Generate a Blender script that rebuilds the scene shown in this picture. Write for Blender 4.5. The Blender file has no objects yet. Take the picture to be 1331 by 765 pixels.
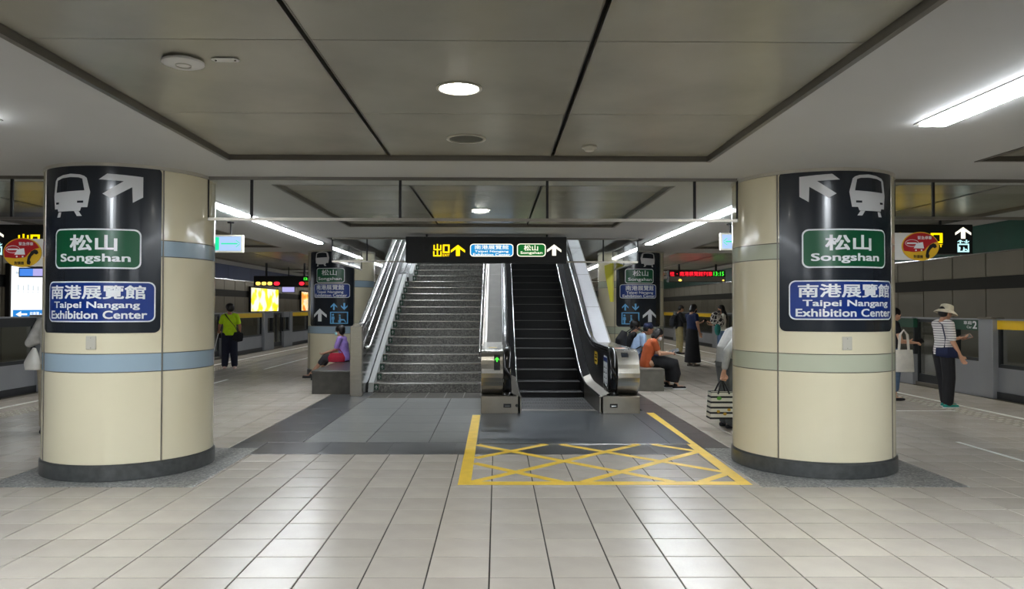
import bpy, bmesh, math, random
from mathutils import Vector, Matrix
from mathutils.geometry import tessellate_polygon
SC = bpy.context.scene
COL = SC.collection
PI = math.pi
def rad(a): return math.radians(a)

# ------------------------------------------------------------------ camera
FPX = 970.0; CXP = 655.3
YAW, PIT, ROLL = rad(.55), rad(1.034), rad(.12)
RM = Matrix.Rotation(-YAW, 3, 'Z') @ Matrix.Rotation(PI/2 + PIT, 3, 'X') @ Matrix.Rotation(ROLL, 3, 'Z')
EYE = Vector((0, 0, 1.5))
cd = bpy.data.cameras.new('camera'); cam = bpy.data.objects.new('camera', cd); COL.objects.link(cam)
cam.matrix_world = Matrix.Translation(EYE) @ RM.to_4x4()
cd.sensor_fit = 'HORIZONTAL'; cd.sensor_width = 36.0; cd.lens = 36.0*FPX/1331.0
cd.shift_x = (665.5 - CXP)/1331.0; cd.clip_end = 200; cd.clip_start = .05
SC.camera = cam
def at(px, py, X=None, Y=None, Z=None):
    d = RM @ Vector(((px-CXP)/FPX, -(py-382.5)/FPX, -1.0))
    t = X/d.x if X is not None else (Y/d.y if Y is not None else (Z-1.5)/d.z)
    return EYE + d*t
# ------------------------------------------------------------------ world and exposure
w = bpy.data.worlds.new('world'); SC.world = w; w.use_nodes = True
w.node_tree.nodes['Background'].inputs[0].default_value = (.80, .90, 1, 1)
w.node_tree.nodes['Background'].inputs[1].default_value = .05
SC.view_settings.view_transform = 'Standard'; SC.view_settings.look = 'None'
SC.view_settings.gamma = 1; SC.view_settings.use_curve_mapping = False
SC.view_settings.exposure = 0.42
TUBE_W = 58.0          # strength of the fluorescent tubes
TUBE_FAR = 42.0
# ------------------------------------------------------------------ materials
def lin(c): return tuple(((v/255)/12.92 if v/255 <= .04045 else ((v/255+.055)/1.055)**2.4) for v in c)
def newmat(name):
    m = bpy.data.materials.new(name); m.use_nodes = True
    return m, m.node_tree.nodes, m.node_tree.links, m.node_tree.nodes['Principled BSDF']
def mat(name, col, rough=.5, metal=0., var=0., scale=4., bump=0., bscale=60., spec=.5, coat=0., stretch=None, col2=None):
    m, N, L, b = newmat(name)
    c = lin(col)
    b.inputs['Base Color'].default_value = (*c, 1); b.inputs['Roughness'].default_value = rough
    b.inputs['Metallic'].default_value = metal; b.inputs['Specular IOR Level'].default_value = spec
    b.inputs['Coat Weight'].default_value = coat; b.inputs['Coat Roughness'].default_value = .06
    if var or col2 or bump:
        tc = N.new('ShaderNodeTexCoord'); mp = N.new('ShaderNodeMapping'); L.new(tc.outputs['Object'], mp.inputs[0])
        if stretch: mp.inputs['Scale'].default_value = stretch
    if var or col2:
        nz = N.new('ShaderNodeTexNoise'); nz.inputs['Scale'].default_value = scale; nz.inputs['Detail'].default_value = 5
        L.new(mp.outputs[0], nz.inputs[0])
        mx = N.new('ShaderNodeMix'); mx.data_type = 'RGBA'
        c2 = lin(col2) if col2 else tuple(min(1, v*(1+var)) for v in c)
        c1 = c if col2 else tuple(v*(1-var) for v in c)
        rp = N.new('ShaderNodeMapRange'); rp.inputs[1].default_value = .35; rp.inputs[2].default_value = .65
        L.new(nz.outputs[0], rp.inputs[0]); L.new(rp.outputs[0], mx.inputs[0])
        mx.inputs[6].default_value = (*c1, 1); mx.inputs[7].default_value = (*c2, 1)
        L.new(mx.outputs[2], b.inputs['Base Color'])
    if bump:
        n2 = N.new('ShaderNodeTexNoise'); n2.inputs['Scale'].default_value = bscale; L.new(mp.outputs[0], n2.inputs[0])
        bp = N.new('ShaderNodeBump'); bp.inputs['Strength'].default_value = bump; bp.inputs['Distance'].default_value = .01
        L.new(n2.outputs[0], bp.inputs['Height']); L.new(bp.outputs[0], b.inputs['Normal'])
    return m
def emis(name, col, s):
    m, N, L, b = newmat(name)
    b.inputs['Base Color'].default_value = (0, 0, 0, 1)
    b.inputs['Emission Color'].default_value = (*lin(col), 1); b.inputs['Emission Strength'].default_value = s
    return m
def glassmat(name, tint, gl=.12, rough=.03):
    m = bpy.data.materials.new(name); m.use_nodes = True; N = m.node_tree.nodes; L = m.node_tree.links; N.clear()
    o = N.new('ShaderNodeOutputMaterial'); t = N.new('ShaderNodeBsdfTransparent'); g = N.new('ShaderNodeBsdfGlossy')
    t.inputs[0].default_value = (*lin(tint), 1); g.inputs['Roughness'].default_value = rough
    f = N.new('ShaderNodeFresnel'); g2 = N.new('ShaderNodeNewGeometry'); io = N.new('ShaderNodeMath'); io.operation = 'MULTIPLY_ADD'
    io.inputs[1].default_value = 1/1.5-1.5; io.inputs[2].default_value = 1.5; L.new(g2.outputs['Backfacing'], io.inputs[0]); L.new(io.outputs[0], f.inputs[0])
    a = N.new('ShaderNodeMath'); a.operation = 'ADD'; a.inputs[1].default_value = gl-.04; a.use_clamp = True
    mx = N.new('ShaderNodeMixShader'); L.new(f.outputs[0], a.inputs[0]); L.new(a.outputs[0], mx.inputs[0])
    L.new(t.outputs[0], mx.inputs[1]); L.new(g.outputs[0], mx.inputs[2]); L.new(mx.outputs[0], o.inputs[0])
    return m
def cellvar(m, size, off, amt, rough=None):
    """each floor tile its own slightly different tone, from its cell in the tile grid"""
    N, L = m.node_tree.nodes, m.node_tree.links; b = N['Principled BSDF']
    g = N.new('ShaderNodeNewGeometry')
    s = N.new('ShaderNodeVectorMath'); s.operation = 'SUBTRACT'; s.inputs[1].default_value = (off[0], off[1], 0)
    d = N.new('ShaderNodeVectorMath'); d.operation = 'DIVIDE'; d.inputs[1].default_value = (size[0], size[1], 1)
    f = N.new('ShaderNodeVectorMath'); f.operation = 'FLOOR'
    mz = N.new('ShaderNodeVectorMath'); mz.operation = 'MULTIPLY'; mz.inputs[1].default_value = (1, 1, 0)
    wn = N.new('ShaderNodeTexWhiteNoise'); wn.noise_dimensions = '2D'
    L.new(g.outputs['Position'], s.inputs[0]); L.new(s.outputs[0], d.inputs[0]); L.new(d.outputs[0], f.inputs[0])
    L.new(f.outputs[0], mz.inputs[0]); L.new(mz.outputs[0], wn.inputs[0])
    mr = N.new('ShaderNodeMapRange'); mr.inputs[3].default_value = 1-amt; mr.inputs[4].default_value = 1+amt
    L.new(wn.outputs[0], mr.inputs[0])
    mx = N.new('ShaderNodeMix'); mx.data_type = 'RGBA'; mx.blend_type = 'MULTIPLY'; mx.inputs[0].default_value = 1
    src = b.inputs['Base Color'].links[0].from_socket if b.inputs['Base Color'].links else None
    if src: L.new(src, mx.inputs[6])
    else: mx.inputs[6].default_value = b.inputs['Base Color'].default_value
    L.new(mr.outputs[0], mx.inputs[7]); L.new(mx.outputs[2], b.inputs['Base Color'])
def speckle(name, base, dark, light, scale, rough):
    m, N, L, b = newmat(name); b.inputs['Roughness'].default_value = rough
    g = N.new('ShaderNodeNewGeometry'); v = N.new('ShaderNodeTexVoronoi'); v.inputs['Scale'].default_value = scale
    r = N.new('ShaderNodeValToRGB'); e = r.color_ramp.elements
    e[0].position = .0; e[0].color = (*lin(dark), 1); e[1].position = 1; e[1].color = (*lin(light), 1)
    x = e.new(.5); x.color = (*lin(base), 1)
    n = N.new('ShaderNodeTexNoise'); n.inputs['Scale'].default_value = scale*.25; n.inputs['Detail'].default_value = 3
    L.new(g.outputs['Position'], v.inputs[0]); L.new(g.outputs['Position'], n.inputs[0])
    s = N.new('ShaderNodeSeparateColor'); L.new(v.outputs['Color'], s.inputs[0])
    a = N.new('ShaderNodeMath'); a.operation = 'MULTIPLY_ADD'; a.inputs[1].default_value = .7; L.new(s.outputs[0], a.inputs[0])
    c = N.new('ShaderNodeMath'); c.operation = 'MULTIPLY'; c.inputs[1].default_value = .3; L.new(n.outputs[0], c.inputs[0]); L.new(c.outputs[0], a.inputs[2])
    L.new(a.outputs[0], r.inputs[0]); L.new(r.outputs[0], b.inputs['Base Color'])
    return m
TW, TD, TX0, TY0 = .352, .35, -.040, 6.285      # tile grid
M = {}
M['tile'] = mat('floor_tile', (181, 173, 163), .27, var=.05, scale=3, bump=.05, bscale=45, spec=.5)
cellvar(M['tile'], (TW, TD), (TX0, TY0), .07)
M['grout'] = mat('grout', (48, 44, 40), .9)
M['granite'] = speckle('speckled_granite', (132, 132, 130), (62, 62, 64), (196, 196, 192), 62, .28)
M['slab'] = mat('dark_stone_slab', (74, 75, 76), .28, var=.14, scale=2.2, bump=.04)
M['slate'] = mat('slate_slab', (112, 114, 112), .30, var=.12, scale=5, bump=.05, stretch=(1, 3, 1))
cellvar(M['slate'], (.7, .7), (-.05, 8.38), .08)
M['brown'] = mat('brown_stone_strip', (70, 62, 60), .33, var=.15, scale=2.5)
M['yellow'] = mat('yellow_floor_tape', (240, 200, 60), .45, var=.07, scale=6)
M['whitetape'] = mat('white_floor_tape', (226, 226, 220), .5)
M['plate'] = mat('brushed_landing_plate', (98, 104, 110), .30, metal=.75, var=.12, scale=4, stretch=(1, 14, 1), bump=.03, bscale=120)
M['ceil'] = mat('white_ceiling_board', (196, 196, 194), .6, var=.02, scale=1.2)
M['panel'] = mat('beige_ceiling_panel', (174, 170, 156), .27, metal=.25, var=.09, scale=1.3, bump=.02, bscale=9)
M['trim'] = mat('ceiling_trim_metal', (112, 108, 100), .35, metal=.5)
M['black'] = mat('black_matt', (14, 14, 15), .6)
M['void'] = mat('dark_void', (20, 20, 22), .9)
M['cream'] = mat('cream_enamel_panel', (226, 217, 188), .16, var=.015, scale=2, spec=.55, coat=.3)
M['bandblue'] = mat('grey_blue_enamel_band', (158, 178, 192), .18, coat=.3)
M['bandgreen'] = mat('grey_green_enamel_band', (190, 194, 172), .18, coat=.3)
M['base'] = mat('dark_granite_skirting', (70, 72, 72), .3, var=.18, scale=16)
M['signblack'] = mat('black_blue_sign_film', (36, 40, 46), .20, coat=.1)
M['white'] = mat('white_print', (232, 234, 236), .4)
M['whitegrey'] = mat('pale_grey_print', (206, 206, 206), .35)
M['green'] = mat('green_print', (16, 84, 52), .3)
M['blue'] = mat('blue_print', (14, 50, 128), .3)
M['sky'] = mat('light_blue_print', (104, 176, 226), .4)
M['steel'] = mat('stainless_steel', (178, 174, 166), .24, metal=.9, var=.08, scale=3, stretch=(1, 1, 30))
M['steelh'] = mat('stainless_steel_polished', (212, 210, 206), .16, metal=.95)
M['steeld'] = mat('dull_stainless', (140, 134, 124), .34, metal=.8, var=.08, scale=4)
M['deck'] = mat('brushed_metal_deck', (208, 208, 212), .38, metal=.45, var=.03, scale=6, stretch=(1, 8, 1))
M['deckd'] = mat('grey_metal_deck', (150, 146, 138), .4, metal=.5, var=.05, scale=5)
M['alu'] = mat('grey_gate_panel', (150, 152, 156), .38, metal=.35, var=.04, scale=2)
M['alud'] = mat('dark_gate_frame', (44, 46, 48), .4, metal=.3)
M['rubber'] = mat('black_handrail_rubber', (13, 13, 14), .18, spec=.6)
M['gloss'] = mat('black_gloss_panel', (15, 15, 16), .32, spec=.35)
M['flat'] = mat('dull_black_metal', (13, 13, 14), .75, spec=.08)  # plain dull black, low specular
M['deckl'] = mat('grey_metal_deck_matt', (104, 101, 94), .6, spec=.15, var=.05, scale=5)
M['step'] = mat('black_step_metal', (16, 16, 17), .5, metal=.3)
M['stepedge'] = mat('worn_step_edge', (84, 84, 82), .4, metal=.5)
M['stair'] = speckle('stair_granite', (112, 110, 105), (60, 59, 57), (156, 154, 148), 60, .38)
M['riserdark'] = mat('dark_granite_wall', (62, 62, 62), .16, var=.16, scale=5, coat=.2)
M['stringer'] = mat('white_stringer', (206, 208, 206), .35)
M['fascia_blue'] = mat('blue_fascia', (36, 50, 96), .4, var=.08)
M['fascia_green'] = mat('green_fascia', (14, 72, 56), .35, var=.08)
M['wallp'] = mat('tunnel_wall_panel', (112, 106, 94), .36, var=.07, scale=.8, metal=.1)
M['walld'] = mat('tunnel_wall_dark_stripe', (16, 20, 24), .6)
M['pit'] = mat('track_bed', (34, 33, 32), .9, var=.2)
M['glass'] = glassmat('clear_curtain_glass', (250, 252, 251), .09)
M['gateglass'] = glassmat('gate_glass', (238, 242, 240), .10, .02)
M['tubeback'] = emis('tube_light_unseen', (240, 247, 253), 110)  # for the unseen strips behind the camera and in the shaft
M['tunnelfill'] = emis('tube_light_tunnel_fill', (250, 244, 228), 11)  # for the added lamps facing the tunnel walls
M['tube'] = emis('tube_light', (240, 247, 253), TUBE_W)
M['tubefar'] = emis('tube_light_far', (240, 247, 253), TUBE_FAR)
M['lamp'] = emis('downlight_lens', (255, 252, 240), 40)
M['e_yellow'] = emis('lit_yellow', (255, 212, 0), 1.25)
M['e_white'] = emis('lit_white', (255, 250, 226), 1.05)
M['e_blue'] = emis('lit_blue', (20, 150, 220), .75)
M['e_green'] = emis('lit_green', (10, 112, 40), .7)
M['e_exitg'] = emis('lit_exit_green', (20, 214, 150), 1.0)
M['e_exitw'] = emis('lit_exit_white', (170, 200, 245), .85)
M['e_cyan'] = emis('lit_pale_cyan', (190, 245, 250), 1.0)
M['e_red'] = emis('led_red', (255, 34, 52), 1.7)
M['e_ledg'] = emis('led_green', (70, 240, 60), 1.3)
M['e_ledy'] = emis('led_yellow', (255, 214, 90), 1.5)
M['e_map'] = emis('lit_map_white', (244, 248, 252), 1.0)
M['e_mapblue'] = emis('lit_map_blue', (20, 130, 214), .8)
M['e_maptint'] = emis('lit_map_pale', (200, 210, 216), .85)
M['e_scrb'] = emis('lit_screen_blue', (70, 130, 220), .9)
M['e_scrl'] = emis('lit_screen_lilac', (170, 165, 220), .9)
M['redsign'] = mat('red_print', (176, 34, 40), .35)
M['yelsign'] = mat('yellow_print', (222, 176, 46), .35)
M['yelbright'] = mat('bright_yellow_plate', (222, 214, 30), .4)
M['gateyellow'] = mat('yellow_gate_header', (236, 192, 30), .4)
M['gategreen'] = mat('green_gate_header', (24, 72, 52), .35)
M['plastic'] = mat('white_plastic', (222, 220, 214), .35)
M['plasticg'] = mat('grey_plastic', (190, 186, 172), .4)
M['greymesh'] = mat('grey_speaker_grille', (92, 92, 82), .6)
M['bench'] = mat('dark_bench_stone', (72, 70, 66), .3, var=.18, scale=7)
M['benchlight'] = mat('grey_bench_stone', (112, 110, 102), .34, var=.14, scale=6)
M['tactile'] = mat('tactile_stud', (196, 190, 174), .4)
# ------------------------------------------------------------------ mesh helpers
def tag(o, label=None, cat=None, group=None, kind=None):
    if label: o['label'] = label
    if cat: o['category'] = cat
    if group: o['group'] = group
    if kind: o['kind'] = kind
    return o
def thing(name, label=None, cat=None, loc=(0, 0, 0), group=None, kind=None):
    o = bpy.data.objects.new(name, None); COL.objects.link(o); o.location = loc
    o.empty_display_size = .1
    return tag(o, label, cat, group, kind)
def offs(p):
    v = Vector((0, 0, 0))
    while p is not None: v += p.location; p = p.parent
    return v
def put(name, me, parent=None):
    o = bpy.data.objects.new(name, me); COL.objects.link(o)
    if parent is not None: o.parent = parent
    return o
def dup(root, loc=None, parent=None, rotz=None):
    c = root.copy(); COL.objects.link(c)
    if parent is not None: c.parent = parent
    if loc is not None: c.location = loc
    if rotz is not None: c.rotation_euler = (0, 0, rotz)
    for ch in list(root.children): dup(ch, parent=c)
    return c
class MB:
    def __init__(s): s.v = []; s.f = []; s.m = []
    def add(s, vs, fs, mi=0):
        n = len(s.v); s.v += [tuple(v) for v in vs]; s.f += [tuple(i+n for i in f) for f in fs]; s.m += [mi]*len(fs); return s
    def box(s, x0, x1, y0, y1, z0, z1, mi=0):
        return s.add([(x, y, z) for z in (z0, z1) for y in (y0, y1) for x in (x0, x1)],
                     [(0, 2, 3, 1), (4, 5, 7, 6), (0, 1, 5, 4), (2, 6, 7, 3), (0, 4, 6, 2), (1, 3, 7, 5)], mi)
    def prism(s, pts, axis, a, b):
        """polygon pts in the plane normal to axis, extruded a..b"""
        def P(p, t): return (t, p[0], p[1]) if axis == 'x' else ((p[0], t, p[1]) if axis == 'y' else (p[0], p[1], t))
        n = len(pts)
        return s.add([P(p, a) for p in pts] + [P(p, b) for p in pts],
                     [tuple(range(n-1, -1, -1)), tuple(range(n, 2*n))] + [(i, (i+1) % n, n+(i+1) % n, n+i) for i in range(n)])
    def strip(s, top, bot, axis, a, b):
        """ribbon solid between two equally long polylines, extruded a..b"""
        for i in range(len(top)-1):
            s.prism([bot[i], bot[i+1], top[i+1], top[i]], axis, a, b)
        return s
    def tube(s, path, r, n=10, rb=None, cap=True, up=Vector((0, 0, 1))):
        path = [Vector(p) for p in path]; rb = rb or r; rings = []
        for i, p in enumerate(path):
            d = (path[min(i+1, len(path)-1)] - path[max(i-1, 0)]).normalized()
            u = d.cross(up)
            if u.length < 1e-3: u = d.cross(Vector((1, 0, 0)))
            u.normalize(); w_ = u.cross(d).normalized()
            rr = r[i] if isinstance(r, (list, tuple)) else r
            r2 = rb[i] if isinstance(rb, (list, tuple)) else rb
            rings.append([p + u*math.cos(2*PI*k/n)*rr + w_*math.sin(2*PI*k/n)*r2 for k in range(n)])
        vs = [v for q in rings for v in q]; fs = []
        for i in range(len(path)-1):
            for k in range(n): fs.append((i*n+k, i*n+(k+1) % n, (i+1)*n+(k+1) % n, (i+1)*n+k))
        if cap: fs += [tuple(range(n-1, -1, -1)), tuple(range((len(path)-1)*n, len(path)*n))]
        return s.add(vs, fs)
    def lathe(s, prof, cx, cy, n=32, a0=0., a1=2*PI):
        full = abs(a1-a0-2*PI) < 1e-6; m = n if full else n+1
        vs = [(cx + r*math.sin(a0+(a1-a0)*k/n), cy - r*math.cos(a0+(a1-a0)*k/n), z) for r, z in prof for k in range(m)]
        fs = []
        for i in range(len(prof)-1):
            for k in range(n if full else n):
                k2 = (k+1) % m
                fs.append((i*m+k, i*m+k2, (i+1)*m+k2, (i+1)*m+k))
        return s.add(vs, fs)
    def ball(s, c, r, n=12, sc=(1, 1, 1), rot=None):
        c = Vector(c); vs = []; fs = []; h = n//2
        for i in range(h+1):
            t = PI*i/h
            for k in range(n):
                v = Vector((math.sin(t)*math.cos(2*PI*k/n)*sc[0], math.sin(t)*math.sin(2*PI*k/n)*sc[1], math.cos(t)*sc[2]))*r
                if rot is not None: v = rot @ v
                vs.append(c+v)
        for i in range(h):
            for k in range(n): fs.append((i*n+k, (i+1)*n+k, (i+1)*n+(k+1) % n, i*n+(k+1) % n))
        return s.add(vs, fs)
    def cap(s, p, q, r1, r2, n=12):
        """tapered capsule"""
        p, q = Vector(p), Vector(q); d = q-p; L_ = max(d.length, 1e-5); d /= L_
        path = []; rr = []
        for i in range(5):
            a = PI/2*i/4; path.append(p - d*r1*math.cos(a)); rr.append(max(r1*math.sin(a), r1*.02))
        for i in range(1, 5):
            a = PI/2*i/4; path.append(q + d*r2*math.sin(a)); rr.append(max(r2*math.cos(a), r2*.02))
        path.insert(5, q); rr.insert(5, r2)
        path2 = [path[0]]; r2_ = [rr[0]]
        for a, b in zip(path[1:], rr[1:]):
            if (a-path2[-1]).length > 1e-5: path2.append(a); r2_.append(b)
        return s.tube(path2, r2_, n)
    def build(s, name, m, parent=None, smooth=False, bevel=0., kind=None):
        me = bpy.data.meshes.new(name); o_ = offs(parent)
        me.from_pydata([tuple(Vector(v)-o_) for v in s.v], [], s.f)
        for k in (m if isinstance(m, (list, tuple)) else [m]): me.materials.append(k)
        for p, i in zip(me.polygons, s.m):
            p.material_index = i; p.use_smooth = smooth
        me.validate(); me.update()
        o = put(name, me, parent)
        if bevel:
            b = o.modifiers.new('bevel', 'BEVEL'); b.width = bevel; b.segments = 2; b.limit_method = 'ANGLE'; b.angle_limit = rad(40)
        if smooth:
            e = o.modifiers.new('split', 'EDGE_SPLIT'); e.split_angle = rad(42)
        if kind: o['kind'] = kind
        return o
# flat print (lettering, symbols): 2D shapes mapped onto a plane or a cylinder
def plane_y(y0): return lambda u, v, o: (u, y0-o, v)
def cylmap(cx, cy, r, c0=0.):
    f = lambda u, v, o: (cx+(r+o)*math.sin(rad(u+c0)), cy-(r+o)*math.cos(rad(u+c0)), v)
    f.curved = 3.0; return f
class Print:
    def __init__(s, mapf, off): s.mapf = mapf; s.off = off; s.v = []; s.f = []; s.blk = 0
    def raw(s, vs, fs):
        n = len(s.v); s.blk += 1; h = (s.blk % 12)*.00008
        s.v += [(v[0], v[1], h) for v in vs]; s.f += [tuple(i+n for i in f) for f in fs]; return s
    def poly(s, pts):
        return s.raw([(p[0], p[1]) for p in pts], [tuple(t) for t in tessellate_polygon([[Vector((p[0], p[1], 0)) for p in pts]])])
    def icon(s, pts, box, flip=False):
        u0, v0, u1, v1 = box
        return s.poly([((u1-(u1-u0)*p[0]) if flip else (u0+(u1-u0)*p[0]), v0+(v1-v0)*p[1]) for p in pts])
    def rect(s, u0, v0, u1, v1, n=1):
        for i in range(n):
            a, b = u0+(u1-u0)*i/n, u0+(u1-u0)*(i+1)/n
            s.raw([(a, v0), (b, v0), (b, v1), (a, v1)], [(0, 1, 2, 3)])
        return s
    def rrect(s, u0, v0, u1, v1, ru, rv, n=16):
        us = [u0+ru*(1-math.cos(PI/2*i/6)) for i in range(7)]
        us += [u0+ru+(u1-u0-2*ru)*i/n for i in range(1, n)]
        us += [u1-ru*(1-math.cos(PI/2*i/6)) for i in range(6, -1, -1)]
        def dv(u):
            e = min(u-u0, u1-u)
            return 0 if e >= ru else rv*(1-math.sqrt(max(0, 1-((ru-e)/ru)**2)))
        vs = []
        for u in us: vs += [(u, v0+dv(u)), (u, v1-dv(u))]
        s.raw(vs, [(2*i, 2*i+2, 2*i+3, 2*i+1) for i in range(len(us)-1)]); return s
    def disc(s, cu, cv, ru, rv, n=32, a0=0, a1=2*PI):
        return s.poly([(cu+ru*math.cos(a0+(a1-a0)*i/n), cv+rv*math.sin(a0+(a1-a0)*i/n)) for i in range(n if abs(a1-a0) > 6.28 else n+1)])
    def text(s, body, box, bold=.018, res=3):
        vs, fs = textmesh(body, 0, res)
        x0 = min(v[0] for v in vs); x1 = max(v[0] for v in vs); y0 = min(v[1] for v in vs); y1 = max(v[1] for v in vs)
        u0, v0, u1, v1 = box
        k = bold*.8; x0 -= k; x1 += k; y0 -= k; y1 += k
        for i, (dx, dy) in enumerate(((-k, -k), (k, -k), (-k, k), (k, k), (0, 0)) if bold else ((0, 0),)):
            s.lay = getattr(s, 'lay', {}); n0 = len(s.v)
            s.raw([(u0+(u1-u0)*(x+dx-x0)/(x1-x0), v0+(v1-v0)*(y+dy-y0)/(y1-y0)) for x, y in vs], fs)
        return s
    def build(s, name, m, parent):
        me = bpy.data.meshes.new(name); o_ = offs(parent)
        if getattr(s.mapf, 'curved', 0):          # cut long faces so that they follow the curve
            bm = bmesh.new(); vv = [bm.verts.new(v) for v in s.v]
            for f in s.f:
                try: bm.faces.new([vv[i] for i in f])
                except ValueError: pass
            u0, u1, d = min(p[0] for p in s.v), max(p[0] for p in s.v), s.mapf.curved
            k = math.ceil(u0/d)
            while k*d < u1:
                bmesh.ops.bisect_plane(bm, geom=bm.verts[:]+bm.edges[:]+bm.faces[:], plane_co=(k*d, 0, 0), plane_no=(1, 0, 0)); k += 1
            bm.verts.index_update(); s.v = [tuple(v.co) for v in bm.verts]; s.f = [tuple(v.index for v in f.verts) for f in bm.faces]; bm.free()
        me.from_pydata([tuple(Vector(s.mapf(u, v, s.off+h))-o_) for u, v, h in s.v], [], s.f)
        me.materials.append(m); me.update()
        return put(name, me, parent)
_TC = {}
def textmesh(body, bold, res):
    k = (body, bold, res)
    if k not in _TC:
        c = bpy.data.curves.new('lettering', 'FONT'); c.body = body; c.offset = bold; c.resolution_u = res
        o = bpy.data.objects.new('lettering', c); COL.objects.link(o)
        bpy.context.view_layer.update()
        me = o.to_mesh()
        _TC[k] = ([(v.co.x, v.co.y) for v in me.vertices], [tuple(p.vertices) for p in me.polygons])
        o.to_mesh_clear(); bpy.data.objects.remove(o); bpy.data.curves.remove(c)
    return _TC[k]
TRAIN = [(x/248., 1-y/297.) for x, y in [(13, 42), (30, 22), (73, 7), (128, 0), (188, 7), (214, 18), (228, 32), (248, 127), (233, 232), (198, 232), (190, 257), (38, 257), (33, 239), (8, 239), (0, 147)]]
TRAINWIN = [(x/248., 1-y/297.) for x, y in [(33, 42), (70, 28), (128, 23), (180, 27), (203, 36), (216, 117), (23, 125)]]
def trect(x0, y0, x1, y1): return [(x0/248., 1-y0/297.), (x1/248., 1-y0/297.), (x1/248., 1-y1/297.), (x0/248., 1-y1/297.)]
RAILL = [(x/248., 1-y/297.) for x, y in [(42, 262), (64, 262), (56, 297), (30, 297)]]
RAILR = [(x/248., 1-y/297.) for x, y in [(154, 258), (182, 258), (202, 292), (172, 292)]]
ARROWNE = [((x-490)/285., 1-(y-175)/203.) for x, y in [(490, 218), (545, 175), (772, 187), (772, 335), (707, 378), (703, 265), (570, 352), (515, 320), (650, 225)]]
ARROWUP = [(.5, 1), (1, .52), (1, .30), (.64, .62), (.64, 0), (.36, 0), (.36, .62), (0, .30), (0, .52)]
ARROWDN = [(x, 1-y) for x, y in ARROWUP]
ARROWR = [(y, x) for x, y in ARROWUP]
PERSONL = [(.10, .62), (.24, .62), (.26, .35), (.22, .35), (.22, .06), (.12, .06), (.12, .35), (.08, .35)]
WHEELCH = [(.50, .60), (.58, .60), (.60, .40), (.80, .38), (.90, .14), (.84, .12), (.76, .28), (.62, .28), (.60, .10), (.48, .10), (.44, .24), (.50, .34)]
def plate(mapf, parent, name, box, ru, rv, bu, bv, mo, mi, off, pn='border'):
    """bordered round-cornered plate: returns its face object"""
    u0, v0, u1, v1 = box
    f = Print(mapf, off+.0012).rrect(u0+bu, v0+bv, u1-bu, v1-bv, ru-bu*.6, rv-bv*.6).build(name, mi, parent)
    Print(mapf, off).rrect(u0, v0, u1, v1, ru, rv).build(pn, mo, f)
    return f
# ------------------------------------------------------------------ floor
GL = (-4.30, -2.54, TY0, 8.035); GR = (2.24, 4.00, TY0, 8.035)
DZ = (-2.54, 2.24, 7.685, 30.0); DZ2 = (-2.85, 2.50, 8.035, 30.0)
floor = MB().box(-8.05, 8.25, -9, 62, -1.2, -.006).build('floor', M['grout']); floor['kind'] = 'structure'
def sub(rects, z):
    out = []
    for (a, b, c, d) in rects:
        x0, x1, y0, y1 = max(a, z[0]), min(b, z[1]), max(c, z[2]), min(d, z[3])
        if x1-x0 < .01 or y1-y0 < .01: out.append((a, b, c, d)); continue
        if x0-a > .03: out.append((a, x0-.006, c, d))
        if b-x1 > .03: out.append((x1+.006, b, c, d))
        if y0-c > .03: out.append((x0, x1, c, y0-.005))
        if d-y1 > .03: out.append((x0, x1, y1+.005, d))
    return out
def slabmesh(name, sx, sy, m, h=.006, bv=.003):
    """one paving piece centred on its own origin, softened edge, top at z=0"""
    x, y = sx/2, sy/2
    v = [(-x, -y, -h), (x, -y, -h), (x, y, -h), (-x, y, -h), (-x, -y, -bv*.4), (x, -y, -bv*.4), (x, y, -bv*.4), (-x, y, -bv*.4),
         (-x+bv, -y+bv, 0), (x-bv, -y+bv, 0), (x-bv, y-bv, 0), (-x+bv, y-bv, 0)]
    f = [(i, (i+1) % 4, 4+(i+1) % 4, 4+i) for i in range(4)] + [(4+i, 4+(i+1) % 4, 8+(i+1) % 4, 8+i) for i in range(4)] + [(8, 9, 10, 11)]
    me = bpy.data.meshes.new(name); me.from_pydata(v, [], f); me.materials.append(m); me.update(); return me
_sl = {}
def slab(name, x0, x1, y0, y1, m, parent=floor, z=0.):
    k = (name, round(x1-x0, 3), round(y1-y0, 3))
    if k not in _sl: _sl[k] = slabmesh(name, x1-x0, y1-y0, M[m])
    o = put(name, _sl[k], parent); o.location = ((x0+x1)/2, (y0+y1)/2, z); return o
cells = []
for j in range(-9, 160):
    y0 = TY0+j*TD
    for i in range(-23, 24):
        x0 = TX0+i*TW
        r = [(x0+.0045, x0+TW-.0045, y0+.0042, y0+TD-.0042)]
        r = [(max(a, -8.05), min(b, 8.25), c, d) for a, b, c, d in r if min(b, 8.25)-max(a, -8.05) > .03]
        for z in (GL, GR, DZ, DZ2):
            r = sub(r, z)
        for q in r:
            yc, xc = (q[2]+q[3])/2, (q[0]+q[1])/2
            vis = yc > 3.85 and abs(xc-.03)/yc < .70
            cells.append(((0 if vis else 1, yc), q))
cells.sort(key=lambda c: c[0])
for k, (key, q) in enumerate(cells[:300]): slab('tile', *q, 'tile')
mb = MB()
for key, (a, b, c, d) in cells[300:]:
    e = .003
    mb.add([(a, c, -.006), (b, c, -.006), (b, d, -.006), (a, d, -.006), (a+e, c+e, 0), (b-e, c+e, 0), (b-e, d-e, 0), (a+e, d-e, 0)],
           [(4, 5, 6, 7), (0, 1, 5, 4), (1, 2, 6, 5), (2, 3, 7, 6), (3, 0, 4, 7)])
o = mb.build('tile', M['tile'], floor, kind='stuff')
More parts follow.
